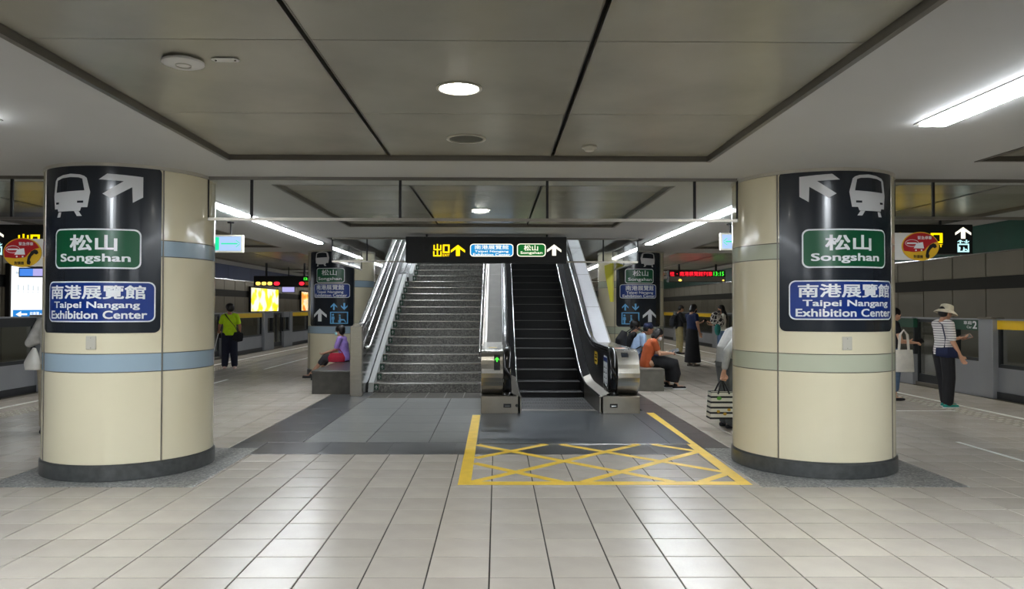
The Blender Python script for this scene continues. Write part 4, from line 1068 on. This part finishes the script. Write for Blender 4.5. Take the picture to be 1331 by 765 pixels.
def person(label, loc, rz, J=None, H=1.6, skin=SKIN, hair='short', top=None, sleeve=.5, bottom=None, kind='trousers', shoes=None, look=(0, 1, 0), mask=None,
           voxel=.009, grip=.35, hem=.10, foot_l=(0, 1, 0), foot_r=(0, 1, 0), toplen=1.0, hatm=None, leg=1.0, skirt_path=None, side=(1, 0, 0)):
    j = {k: Vector(v) for k, v in BASE.items()}
    for k, v in (J or {}).items(): j[k] = Vector(v)
    root = thing('person', label, 'person')
    side = Vector(side).normalized()
    b = MB(); hd = j['head']; lk = Vector(look).normalized()
    # trunk, limbs
    loft(b, [j['pel']-(j['wai']-j['pel'])*.5, j['pel'], j['wai'], j['che'], j['nek']-(j['nek']-j['che'])*.22, j['nek']], [.13, .155, .122, .148, .13, .05], [.09, .105, .088, .105, .075, .05], side)
    b.cap(j['nek']-(hd-j['nek'])*.3, j['nek']+(hd-j['nek'])*.7, .052, .048)
    for s_ in 'lr':
        b.cap(j['nek']*.35+j['sh_'+s_]*.65, j['sh_'+s_], .055, .052)
        b.cap(j['sh_'+s_], j['el_'+s_], .048, .037); b.cap(j['el_'+s_], j['wr_'+s_], .038, .025)
        b.cap(j['hp_'+s_], j['kn_'+s_], .088, .055); b.cap(j['kn_'+s_], j['an_'+s_], .054, .035)
        f = Vector(foot_l if s_ == 'l' else foot_r).normalized()
        a = j['an_'+s_]; up = Vector((0, 0, 1)) if abs(f.z) < .7 else Vector((0, 0, 1))
        b.cap(a-f*.035-up*.035, a+f*.12-up*.045, .034, .026)
        # hand: palm, thumb and four fingers, bent by 'grip'
        w_, e = j['wr_'+s_], j['el_'+s_]; d = (w_-e).normalized()
        across = d.cross(Vector((0, 0, 1)) if abs(d.z) < .8 else Vector((1, 0, 0))).normalized()
        if abs(d.z) >= .8: across = Vector((0, 1, 0))-d*d.y; across.normalize()
        nrm = d.cross(across).normalized()
        if s_ == 'l': nrm = -nrm
        pm = w_+d*.085
        b.cap(w_+across*.012, pm+across*.02, .020, .018); b.cap(w_-across*.012, pm-across*.02, .020, .017)
        for i, (o_, ln) in enumerate(((.031, .060), (.011, .070), (-.010, .065), (-.030, .050))):
            r0 = pm+across*o_; r1 = r0+(d*math.cos(grip)+nrm*math.sin(grip))*ln*.5; r2 = r1+(d*math.cos(grip*2.6)+nrm*math.sin(grip*2.6))*ln*.5
            b.cap(r0, r1, .0092, .0085, 8); b.cap(r1, r2, .0085, .0075, 8)
        t0 = w_+across*.028+d*.025; t1 = t0+(across*.7+d*.7+nrm*.3).normalized()*.035
        b.cap(t0, t1, .012, .0105, 8); b.cap(t1, t1+(d+nrm*.5).normalized()*.028, .0105, .0085, 8)
    # head with jaw, nose, ears, lips
    sd = lk.cross(Vector((0, 0, 1))).normalized(); up = sd.cross(lk).normalized()
    rot = Matrix((sd, lk, up)).transposed()
    b.ball(hd+up*.018-lk*.008, 1, 18, (.074, .092, .092), rot); b.ball(hd-up*.040+lk*.020, 1, 14, (.056, .066, .066), rot)
    b.cap(hd+lk*.083+up*.008, hd+lk*.097-up*.020, .009, .013, 8)
    for q in (-1, 1): b.ball(hd+sd*.074*q-lk*.006-up*.01, 1, 8, (.012, .020, .030), rot)
    b.cap(hd+lk*.080-up*.047-sd*.016, hd+lk*.080-up*.047+sd*.016, .008, .008, 8)
    body = fused(b, 'body', skin, root, voxel, 2)
    for q in (-1, 1):
        MB().ball(hd+lk*.079+up*.010+sd*.030*q, 1, 10, (.013, .008, .007), rot).build('eye', M['black'], root, smooth=True)
        MB().cap(hd+lk*.083+up*.030+sd*.018*q, hd+lk*.078+up*.031+sd*.044*q, .0035, .0025, 6).build('eyebrow', HAIRM, root, smooth=True)
    if mask:
        q = MB().ball(hd+lk*.055-up*.038, 1, 14, (.060, .056, .052), rot)
        fused(q, 'face_mask', mask, root, .008, 2)
    # hair
    h = MB()
    h.ball(hd+up*.040-lk*.022, 1, 18, (.085, .095, .086), rot)
    h.ball(hd+up*.005-lk*.045, 1, 16, (.083, .068, .085), rot)
    if hair in ('bob', 'long'):
        for q in (-1, 1): h.cap(hd+sd*.068*q+up*.03-lk*.015, hd+sd*.070*q-up*.075-lk*.020, .034, .026)
        h.ball(hd-up*.05-lk*.055, 1, 14, (.078, .048, .075), rot)
    if hair == 'long':
        loft(h, [hd-up*.02-lk*.05, hd-up*.14-lk*.065, hd-up*.27-lk*.06, hd-up*.34-lk*.055], [.080, .085, .075, .045], [.045, .045, .035, .018], sd)
        for q in (-1, 1): h.cap(hd+sd*.07*q-up*.04, hd+sd*.075*q-up*.20+lk*.015, .030, .018)
    if hair == 'bun': h.ball(hd+up*.075-lk*.095, .045, 12)
    if hair == 'puffy':
        h.ball(hd+up*.045-lk*.025, 1, 16, (.105, .108, .095), rot); h.ball(hd-lk*.055, 1, 14, (.10, .07, .09), rot)
    fused(h, 'hair', HAIRM, root, .009, 2)
    # clothes
    if top:
        c = MB(); hemz = j['pel']+(j['pel']-j['wai'])*.5*toplen
        loft(c, [hemz, j['pel'], j['wai'], j['che'], j['nek']-(j['nek']-j['che'])*.25, j['nek']-(j['nek']-j['che'])*.04], [.165, .172, .150, .166, .145, .068], [.120, .122, .108, .122, .088, .062], side)
        for s_ in 'lr':
            s0, e0, w0 = j['sh_'+s_], j['el_'+s_], j['wr_'+s_]
            c.cap(j['nek']*.4+s0*.6, s0, .062, .064)
            if sleeve <= 1: c.cap(s0, s0.lerp(e0, sleeve), .064, .056)
            else: c.cap(s0, e0, .064, .053); c.cap(e0, e0.lerp(w0, sleeve-1), .053, .042)
        fused(c, 'shirt', top, root, max(voxel, .010), 3)
    if bottom:
        c = MB(); belt = j['pel'].lerp(j['wai'], .75)
        if kind == 'skirt' and skirt_path:
            loft(c, *skirt_path[:3], side, 24)
        else:
            loft(c, [(j['hp_l']+j['hp_r'])/2-(belt-j['pel'])*.4, j['pel'], belt], [.165, .168, .140], [.118, .118, .100], side)
            for s_ in 'lr':
                a = j['an_'+s_]; k_ = j['kn_'+s_]; e = k_.lerp(a, 1-hem)
                c.cap(j['hp_'+s_], k_, .104, .080*leg); c.cap(k_, e, .080*leg, .066*leg)
        fused(c, 'trousers' if kind == 'trousers' else 'skirt', bottom, root, max(voxel, .010), 3)
    if shoes:
        for s_, f in (('l', foot_l), ('r', foot_r)):
            f = Vector(f).normalized(); a = j['an_'+s_]; u = Vector((0, 0, 1)); s2 = f.cross(u).normalized(); u = s2.cross(f)
            c = MB(); bt = a-u*.050
            loft(c, [bt-f*.075, bt-f*.06, bt+f*.02, bt+f*.11, bt+f*.165, bt+f*.178], [.018, .036, .040, .046, .034, .012], [.014, .034, .034, .028, .020, .008], s2)
            c.cap(a-f*.02-u*.02, a-f*.018+u*.0, .042, .040)
            fused(c, 'shoe', shoes[0], root, .008, 2)
            if len(shoes) > 1:
                q = MB(); ps = [(-.080, .0), (-.065, .034), (.02, .038), (.11, .046), (.165, .034), (.184, .0)]
                ring = [(a0, w0) for a0, w0 in ps]+[(a0, -w0) for a0, w0 in ps[-2:0:-1]]
                v = [bt+f*a0+s2*w0-u*.030 for a0, w0 in ring]+[bt+f*a0+s2*w0-u*.012 for a0, w0 in ring]; n = len(ring)
                q.add(v, [tuple(range(n-1, -1, -1)), tuple(range(n, 2*n))]+[(i, (i+1) % n, n+(i+1) % n, n+i) for i in range(n)])
                q.build('shoe_sole', shoes[1], root)
    if hatm:
        q = MB()
        pr_ = [(.001, .115), (.05, .113), (.078, .100), (.086, .06), (.090, .030), (.094, .028), (.135, -.005), (.150, -.022), (.147, -.026), (.132, -.012), (.088, .018), (.084, .02)]
        q.lathe([(r_*1.13, z_*1.08+.006) for r_, z_ in pr_], 0, 0, 28)
        q.v = [tuple(hd+rot @ Vector(v)+up*.015) for v in q.v]
        q.build('sun_hat', hatm, root, smooth=True)
    root.location = loc; root.rotation_euler = (0, 0, rz); root.scale = (H/1.6,)*3
    return root, j
def phone(label, person_root, pos, m, sz=(.046, .005, .085), tilt=.5, rz=None):
    w_ = Matrix.Translation(person_root.location) @ Matrix.Rotation(person_root.rotation_euler[2], 4, 'Z') @ Matrix.Scale(person_root.scale[0], 4)
    p = w_ @ Vector(pos)
    t = thing('mobile_phone', label, 'phone')
    MB().box(-sz[0], sz[0], -sz[2], sz[2], -sz[1], sz[1]).build('phone_body', m, t, bevel=.003)
    MB().box(-sz[0]*.9, sz[0]*.9, -sz[2]*.93, sz[2]*.93, sz[1], sz[1]+.001).build('screen', M['e_scrl'] if False else M['gloss'], t)
    t.location = p; t.rotation_euler = (tilt, .7, person_root.rotation_euler[2] if rz is None else rz); return t
def wpt(root, pos):
    c_ = math.cos(root.rotation_euler[2]); s_ = math.sin(root.rotation_euler[2]); k = root.scale[0]
    return Vector((root.location.x+(pos[0]*c_-pos[1]*s_)*k, root.location.y+(pos[0]*s_+pos[1]*c_)*k, root.location.z+pos[2]*k))
FACE_R, FACE_L = -PI/2, PI/2
WHITECAN = mat('white_canvas', (226, 222, 212), .85, var=.06, scale=12)
BLKC = cloth('black_cloth', (24, 24, 28)); NAVY = cloth('navy_cloth', (28, 36, 70)); DENIM = cloth('denim', (84, 108, 136))
# striped shirt
stripe, N_, L_, b_ = newmat('white_striped_shirt'); b_.inputs['Roughness'].default_value = .85
tc = N_.new('ShaderNodeTexCoord'); wv = N_.new('ShaderNodeTexWave'); wv.bands_direction = 'Z'; wv.inputs['Scale'].default_value = 8.5; wv.inputs['Distortion'].default_value = .3
rp = N_.new('ShaderNodeValToRGB'); rp.color_ramp.elements[0].color = (*lin((96, 92, 100)), 1); rp.color_ramp.elements[0].position = .06
rp.color_ramp.elements[1].color = (*lin((232, 226, 224)), 1); rp.color_ramp.elements[1].position = .22
L_.new(tc.outputs['Object'], wv.inputs[0]); L_.new(wv.outputs[0], rp.inputs[0]); L_.new(rp.outputs[0], b_.inputs['Base Color'])
# --- woman in the sun hat, right platform
p = at(1229, 529, Z=0)
r, j = person('woman in a pale sun hat, white striped top and black trousers looking at her phone', (6.84, 11.38, 0), FACE_R+.12,
    J=dict(wr_l=(-.12, .36, 1.06), el_l=(-.19, .12, 1.02), el_r=(.215, -.01, 1.03), wr_r=(.20, .13, .80), head=(0, .045, 1.455), an_l=(-.09, .10, .075), kn_l=(-.09, .07, .45)),
    H=1.575, hair='short', top=stripe, sleeve=.85, bottom=BLKC, shoes=[cloth('teal_shoe', (36, 140, 128)), M['white']], look=(0, 1, -.25), hatm=cloth('sun_hat_cloth', (214, 206, 186)), hem=.06, leg=1.15, voxel=.008)
t = thing('crossbody_bag', 'navy blue crossbody bag at the waist of the woman in the sun hat', 'bag')
q = MB(); loft(q, [(.05, -.17, .86), (.16, -.06, .855), (.185, .06, .855), (.14, .15, .86)], [.065, .085, .085, .06], [.018, .036, .036, .018], (0, 0, 1)); fused(q, 'bag_body', NAVY, t, .008, 2)
q = MB(); q.tube([(.15, -.10, .93), (.17, -.10, 1.08), (.10, -.095, 1.28), (-.02, -.06, 1.33), (-.10, .05, 1.29), (-.10, .13, 1.15), (.04, .14, .98), (.14, .11, .93)], .011, 8, rb=.004).build('strap', NAVY, t, smooth=True)
t.location = r.location; t.rotation_euler = r.rotation_euler; t.scale = r.scale
phone('phone in a tan case held out by the woman in the sun hat', r, (-.10, .47, 1.085), cloth('tan_case', (196, 150, 128)), tilt=.35)
# --- woman half hidden by the right pillar
r, j = person('woman in black with a white tote, half hidden by the right near pillar', (6.50, 12.25, 0), FACE_R,
    J=dict(wr_r=(.14, .30, .98), el_r=(.20, .06, 1.0), wr_l=(-.12, .28, 1.0), el_l=(-.19, .04, 1.0), head=(0, .07, 1.44)), H=1.55, hair='short', top=BLKC, sleeve=.4, bottom=DENIM, hem=.35, shoes=[BLKC], look=(0, 1, -.5), voxel=.010)
t = thing('tote_bag', 'white cloth tote bag on the arm of the woman half behind the right pillar', 'bag')
q = MB(); loft(q, [(0, 0, 0), (0, 0, .15), (0, 0, .36)], [.17, .165, .15], [.05, .045, .02]); q.v = [tuple(v) for v in q.v]; fused(q, 'bag_body', WHITECAN, t, .012, 2)
for s_ in (-1, 1): MB().tube([(-.08, s_*.02, .34), (-.06, s_*.02, .60), (.0, 0, .68), (.06, s_*.02, .60), (.08, s_*.02, .34)], .010, 8).build('handle', WHITECAN, t, smooth=True)
t.location = (6.58, 12.02, .48)
phone('small phone in the hand of the woman half behind the right pillar', r, (.10, .40, .99), M['black'])
# --- woman in lime green, left platform
r, j = person('woman in a lime green top and navy trousers standing with a white cane', (-6.56, 18.4, 0), .25,
    J=dict(sh_l=(-.15, .0, 1.27), el_l=(-.24, .05, 1.06), wr_l=(-.27, .20, .92), el_r=(.235, .0, 1.04), wr_r=(.22, .12, .84), head=(-.01, .04, 1.47), an_l=(-.11, .02, .075), an_r=(.12, .0, .075)),
    H=1.60, hair='puffy', top=cloth('lime_green_cloth', (196, 236, 30), .05), sleeve=.65, bottom=cloth('dark_navy_trousers', (26, 30, 48)), shoes=[cloth('pinkish_shoe', (206, 180, 170))], look=(-.5, 1, -.1), mask=None, hem=.08, leg=1.2, skin=SKIN2)
t = thing('crossbody_bag', 'black crossbody bag behind the woman in lime green', 'bag')
q = MB(); loft(q, [(.10, -.15, .80), (.21, -.12, .78), (.31, -.06, .77)], [.10, .13, .10], [.03, .045, .03], (0, 0, 1)); fused(q, 'bag_body', BLKC, t, .010, 2)
MB().tube([(.20, -.13, .90), (.12, -.145, 1.05), (.0, -.135, 1.20), (-.09, -.09, 1.32), (-.11, .0, 1.35), (-.05, .11, 1.25), (.15, .13, 1.0), (.22, .02, .90)], .018, 8, rb=.006).build('strap', BLKC, t, smooth=True)
t.location = r.location; t.rotation_euler = r.rotation_euler
w0 = wpt(r, (-.27, .26, .93))
t = thing('white_cane', 'thin white cane held by the woman in lime green', 'cane', (w0.x-.16, w0.y-.2, 0))
MB().tube([w0+Vector((0, 0, .02)), (w0.x-.10, w0.y-.1, .35)], .009, 8).build('shaft', M['white'], t, smooth=True)
MB().tube([(w0.x-.10, w0.y-.1, .35), (w0.x-.19, w0.y-.2, .01)], .009, 8).build('lower_shaft', M['redsign'], t, smooth=True)
MB().tube([w0+Vector((.01, .0, .10)), w0+Vector((0, 0, -.06))], .014, 8).build('grip', M['black'], t, smooth=True)
# --- seated woman in purple (faces left)
SEAT = .42
def seated(**k):
    d = dict(pel=(0, 0, .50), wai=(0, .02, .64), che=(0, .05, .80), nek=(0, .08, .945), head=(0, .13, 1.075), sh_l=(-.155, .065, .90), sh_r=(.155, .065, .90),
             hp_l=(-.085, .03, .49), hp_r=(.085, .03, .49), kn_l=(-.10, .42, .50), kn_r=(.10, .42, .50), an_l=(-.10, .46, .08), an_r=(.10, .46, .08),
             el_l=(-.19, .14, .68), el_r=(.19, .14, .68), wr_l=(-.10, .34, .60), wr_r=(.10, .34, .60)); d.update(k); return d
r, j = person('seated woman in a purple top and light blue mask on the left bench', (-3.12, 15.35, 0), FACE_L-.12,
    J=seated(kn_l=(-.10, .40, .50), an_l=(-.06, .74, .14), kn_r=(.08, .42, .49), an_r=(.12, .62, .08), wr_l=(-.07, .42, .60), wr_r=(.06, .38, .60), head=(0, .12, 1.07)),
    H=1.52, hair='puffy', top=cloth('lilac_cloth', (158, 130, 206), .10), sleeve=.75, bottom=cloth('charcoal_shorts', (62, 62, 66)), hem=.72, shoes=[BLKC, M['black']], look=(0, 1, -.12), mask=cloth('light_blue_mask', (150, 208, 216), .03), voxel=.009)
t = thing('shoulder_bag', 'red shoulder bag on the lap side of the seated woman in purple', 'bag')
q = MB(); loft(q, [(-.17, 0, .0), (-.17, 0, .10), (-.16, 0, .19)][0:0] or [(0, 0, 0), (0, 0, .09), (0, 0, .18)], [.165, .175, .13], [.05, .055, .03]); fused(q, 'bag_body', cloth('red_bag_cloth', (176, 30, 56), .06), t, .009, 2)
MB().tube([(-.12, 0, .17), (-.06, -.01, .24), (.05, -.01, .26), (.12, 0, .18)], .008, 8).build('strap', cloth('red_strap', (150, 30, 50)), t, smooth=True)
t.location = (-3.22, 15.05, .41)
# --- seated woman in orange (faces right)
r, j = person('seated woman in a rust orange top and long black skirt bent over her phone', (2.80, 13.95, 0), FACE_R+.06,
    J=seated(nek=(0, .13, .905), head=(0, .22, 1.005), che=(0, .07, .78), sh_l=(-.155, .11, .865), sh_r=(.155, .11, .865), el_l=(-.18, .20, .66), el_r=(.18, .20, .66), wr_r=(.06, .42, .66), wr_l=(-.07, .42, .66), an_l=(-.10, .44, .08), an_r=(.10, .54, .08)),
    H=1.60, hair='bob', top=cloth('rust_orange_cloth', (178, 84, 42), .08), sleeve=.55, bottom=BLKC, kind='skirt',
    skirt_path=([(0, .02, .60), (0, .08, .50), (0, .30, .49), (0, .47, .44), (0, .50, .28), (0, .48, .13)], [.14, .17, .19, .225, .225, .20], [.10, .12, .125, .155, .14, .11]), shoes=[BLKC, M['white']], look=(0, 1, -.75), mask=cloth('white_mask', (226, 224, 224), .03), hem=.2, toplen=1.5, voxel=.008)
phone('phone in the hands of the seated woman in orange', r, (0, .53, .70), M['black'], tilt=.4)
# --- man in the light blue shirt with a backpack
LB = cloth('light_blue_shirt', (168, 192, 226), .05)
r, j = person('seated man in a light blue shirt and dark cap behind the woman in orange', (2.74, 14.85, 0), FACE_R,
    J=seated(nek=(0, .17, .93), head=(0, .27, 1.03), che=(0, .10, .80), sh_l=(-.17, .13, .89), sh_r=(.17, .13, .89)), H=1.68, hair='short', top=LB, sleeve=.7, bottom=NAVY, shoes=[BLKC], look=(0, 1, -.5), voxel=.010, skin=SKIN2)
hd = j['head']
t = thing('cap', 'dark navy cap on the head of the man in the light blue shirt', 'cap')
q = MB(); q.lathe([(.001, .13), (.06, .12), (.088, .085), (.095, .045), (.094, .04)], 0, 0, 24); q.prism([(-.07, .05), (.07, .05), (.06, .15), (0, .175), (-.06, .15)], 'z', .040, .048)
q.v = [tuple(Vector(v)+hd-Vector((0, .01, .0))) for v in q.v]; q.build('cap_crown', NAVY, t, smooth=True)
t.location = r.location; t.rotation_euler = r.rotation_euler; t.scale = r.scale
def backpack(label, r, m, dz=0., tilt=0., sc=1.):
    t = thing('backpack', label, 'backpack')
    q = MB(); loft(q, [(0, -.20, .53), (0, -.23, .60), (0, -.22, .78), (0, -.16, .92)], [.12, .16, .155, .10], [.05, .095, .09, .05]); fused(q, 'bag_body', m, t, .012, 3)
    for s_ in (-1, 1): MB().tube([(s_*.10, -.12, .90), (s_*.115, .02, .985), (s_*.12, .16, .90), (s_*.14, .14, .72), (s_*.14, -.10, .58)], .018, 8, rb=.008).build('strap', m, t, smooth=True)
    t.location = r.location+Vector((0, 0, dz)); t.rotation_euler = (tilt, 0, r.rotation_euler[2]); t.scale = (sc,)*3
    return t
backpack('black backpack on the back of the seated man in the light blue shirt', r, BLKC, -.08, 0, 1.22)
r, j = person('person with dark bushy hair seated behind the man in the light blue shirt', (2.80, 15.75, 0), FACE_R,
    J=seated(), H=1.66, hair='puffy', top=BLKC, sleeve=.7, bottom=BLKC, shoes=[BLKC], look=(0, 1, -.3), voxel=.012)
# --- standing group on the right
r, j = person('man in a black jacket and khaki trousers standing with a backpack', (6.02, 24.6, 0), FACE_R+.1,
    J=dict(wr_r=(.14, .38, 1.07), el_r=(.20, .10, 1.04), wr_l=(-.12, .36, 1.07), el_l=(-.19, .10, 1.04), head=(0, .07, 1.46)), H=1.62, hair='short', top=BLKC, sleeve=1.3, bottom=cloth('khaki_cloth', (150, 138, 98)), shoes=[BLKC], look=(0, 1, -.4), leg=1.1, voxel=.012)
t = backpack('dark backpack worn by the standing man in the black jacket', r, cloth('dark_grey_backpack', (34, 36, 42)), .36, 0, 1.0)
phone('phone held by the standing man in the black jacket', r, (0, .48, 1.10), M['black'])
r, j = person('woman in a navy top and long black skirt standing behind the bench', (5.08, 19.4, 0), FACE_R+.5,
    J=dict(wr_l=(-.10, .34, 1.10), el_l=(-.19, .10, 1.05), el_r=(.23, -.02, 1.04), wr_r=(.17, .10, .85), head=(0, .06, 1.46)), H=1.63, hair='bob', top=cloth('navy_blouse', (30, 44, 84)), sleeve=.45, bottom=BLKC, kind='skirt',
    skirt_path=([(0, 0, 1.02), (0, 0, .88), (0, .01, .5), (0, .02, .10)], [.14, .175, .20, .24], [.10, .125, .15, .18]), shoes=[cloth('grey_sandal', (120, 112, 104))], look=(.2, 1, -.5), mask=BLKC, toplen=.1, voxel=.010)
phone('phone held up by the woman in the navy top', r, (-.06, .46, 1.14), M['black'])
PAT, N_, L_, b_ = newmat('black_white_pattern_cloth'); b_.inputs['Roughness'].default_value = .8
tc = N_.new('ShaderNodeTexCoord'); v_ = N_.new('ShaderNodeTexVoronoi'); v_.feature = 'DISTANCE_TO_EDGE'; v_.inputs['Scale'].default_value = 11; rp = N_.new('ShaderNodeValToRGB')
rp.color_ramp.elements[0].color = (.7, .67, .62, 1); rp.color_ramp.elements[0].position = .08; rp.color_ramp.elements[1].color = (.03, .028, .03, 1); rp.color_ramp.elements[1].position = .12
L_.new(tc.outputs['Object'], v_.inputs[0]); L_.new(v_.outputs[0], rp.inputs[0]); L_.new(rp.outputs[0], b_.inputs['Base Color'])
r, j = person('woman with long black hair and a white top, facing left behind the stooping man', (6.22, 20.6, 0), FACE_L,
    J=dict(wr_l=(-.10, .30, 1.05), el_l=(-.2, .06, 1.04), wr_r=(.12, .30, 1.12), el_r=(.2, .06, 1.04)), H=1.60, hair='long', top=WHITECAN, sleeve=.7, bottom=DENIM, shoes=[BLKC], look=(.1, 1, -.35), mask=cloth('grey_mask', (70, 66, 66)), voxel=.012)
t = thing('bundle', 'black and white patterned cloth bundle held by the woman with long black hair', 'bundle')
q = MB(); q.ball((0, 0, 0), 1, 14, (.17, .13, .20)); q.ball((.1, 0, -.1), 1, 12, (.12, .11, .14)); fused(q, 'cloth_folds', PAT, t, .012, 2)
t.location = (5.98, 20.3, 1.22)
t = thing('pouch', 'teal pouch hanging under the patterned bundle', 'bag'); q = MB(); q.ball((0, 0, 0), 1, 12, (.09, .07, .17)); fused(q, 'pouch_body', cloth('teal_cloth', (60, 150, 140)), t, .012, 2); t.location = (6.0, 20.25, .93)
# --- stooping man in grey beside the right pillar
r, j = person('stooping man in a light grey shirt and grey trousers half behind the right near pillar', (2.93, 9.45, 0), FACE_R+.15,
    J=dict(pel=(0, -.02, .86), wai=(0, -.03, 1.0), che=(0, .08, 1.17), nek=(0, .25, 1.28), head=(0, .38, 1.32), sh_l=(-.17, .16, 1.22), sh_r=(.175, .10, 1.20), el_r=(.24, -.12, .98), wr_r=(.22, -.16, .72), el_l=(-.2, .25, .95), wr_l=(-.18, .35, .78),
           hp_l=(-.09, -.02, .82), hp_r=(.09, -.02, .82), kn_l=(-.1, .03, .44), kn_r=(.1, .02, .44)), H=1.58, hair='short', top=cloth('pale_grey_shirt', (168, 168, 166), .08), sleeve=1.75, bottom=cloth('grey_trousers', (92, 94, 94), .08), shoes=[BLKC], look=(0, 1, -.3), leg=1.15, hem=.04, voxel=.008, toplen=.3, grip=1.1)
STR, N_, L_, b_ = newmat('striped_tote_cloth'); b_.inputs['Roughness'].default_value = .6
tc = N_.new('ShaderNodeTexCoord'); sp = N_.new('ShaderNodeSeparateXYZ'); L_.new(tc.outputs['Object'], sp.inputs[0])
mu = N_.new('ShaderNodeMath'); mu.operation = 'MULTIPLY'; mu.inputs[1].default_value = 15.5; L_.new(sp.outputs[2], mu.inputs[0])
fr = N_.new('ShaderNodeMath'); fr.operation = 'FRACT'; L_.new(mu.outputs[0], fr.inputs[0])
lt = N_.new('ShaderNodeMath'); lt.operation = 'LESS_THAN'; lt.inputs[1].default_value = .36; L_.new(fr.outputs[0], lt.inputs[0])
mx = N_.new('ShaderNodeMix'); mx.data_type = 'RGBA'; mx.inputs[6].default_value = (*lin((228, 224, 210)), 1); mx.inputs[7].default_value = (*lin((22, 22, 26)), 1)
L_.new(lt.outputs[0], mx.inputs[0]); L_.new(mx.outputs[2], b_.inputs['Base Color'])
hp_ = wpt(r, (.22, -.19, .63))
t = thing('tote_bag', 'black and white striped shopping tote carried by the stooping man', 'bag', (hp_.x, hp_.y, hp_.z-.475))
q = MB(); q.add([(-.17, -.09, 0), (.17, -.09, 0), (.17, .09, 0), (-.17, .09, 0), (-.15, -.08, .33), (.15, -.08, .33), (.15, .08, .33), (-.15, .08, .33), (-.135, -.07, .33), (.135, -.07, .33), (.135, .07, .33), (-.135, .07, .33), (-.13, -.07, .2), (.13, -.07, .2), (.13, .07, .2), (-.13, .07, .2)],
    [(3, 2, 1, 0), (0, 1, 5, 4), (1, 2, 6, 5), (2, 3, 7, 6), (3, 0, 4, 7), (4, 5, 9, 8), (5, 6, 10, 9), (6, 7, 11, 10), (7, 4, 8, 11), (8, 9, 13, 12), (9, 10, 14, 13), (10, 11, 15, 14), (11, 8, 12, 15), (12, 13, 14, 15)])
q.v = [tuple(Vector(v)+Vector((hp_.x, hp_.y, hp_.z-.475))) for v in q.v]; q.build('bag_body', STR, t, bevel=.006)
for s_ in (-1, 1):
    MB().tube([(hp_.x-.07, hp_.y+s_*.085, hp_.z-.17), (hp_.x-.03, hp_.y+s_*.05, hp_.z-.06), (hp_.x, hp_.y, hp_.z+.005), (hp_.x+.03, hp_.y+s_*.05, hp_.z-.06), (hp_.x+.07, hp_.y+s_*.085, hp_.z-.17)], .010, 8).build('handle', M['black'], t, smooth=True)
pr = Print(plane_y(hp_.y-.094), .001)
pr.disc(hp_.x-.06, hp_.z-.22, .03, .022, 14).build('green_print', mat('leaf_green_print', (90, 160, 60), .5), t)
MUST = mat('mustard_print', (206, 160, 50), .5)
for a_, b_2 in ((.06, -.36), (.01, -.41), (-.07, -.38)): Print(plane_y(hp_.y-.094), .001).disc(hp_.x+a_, hp_.z+b_2, .022, .018, 12).build('yellow_print', MUST, t)
# --- person hidden by the left pillar, only an elbow in view
r, j = person('person in a pale grey shirt mostly hidden behind the left near pillar, elbow in view', (-5.28, 8.95, 0), -.1,
    J=dict(el_l=(-.26, -.05, 1.06), wr_l=(-.08, .12, 1.14), el_r=(.22, 0, 1.05), wr_r=(.1, .2, 1.05)), H=1.62, top=cloth('pale_shirt', (196, 194, 190)), sleeve=1.5, bottom=cloth('beige_trousers', (160, 150, 130)), shoes=[BLKC], hair='short', voxel=.010)
t = thing('plastic_bag', 'white plastic bag hanging at the left edge of the left near pillar', 'bag')
q = MB(); loft(q, [(0, 0, 0), (0, 0, .08), (.01, 0, .18), (.02, 0, .26)], [.09, .10, .06, .02], [.05, .06, .04, .015]); fused(q, 'bag_body', M['plastic'], t, .01, 2)
t.location = (-5.47, 8.86, .76)
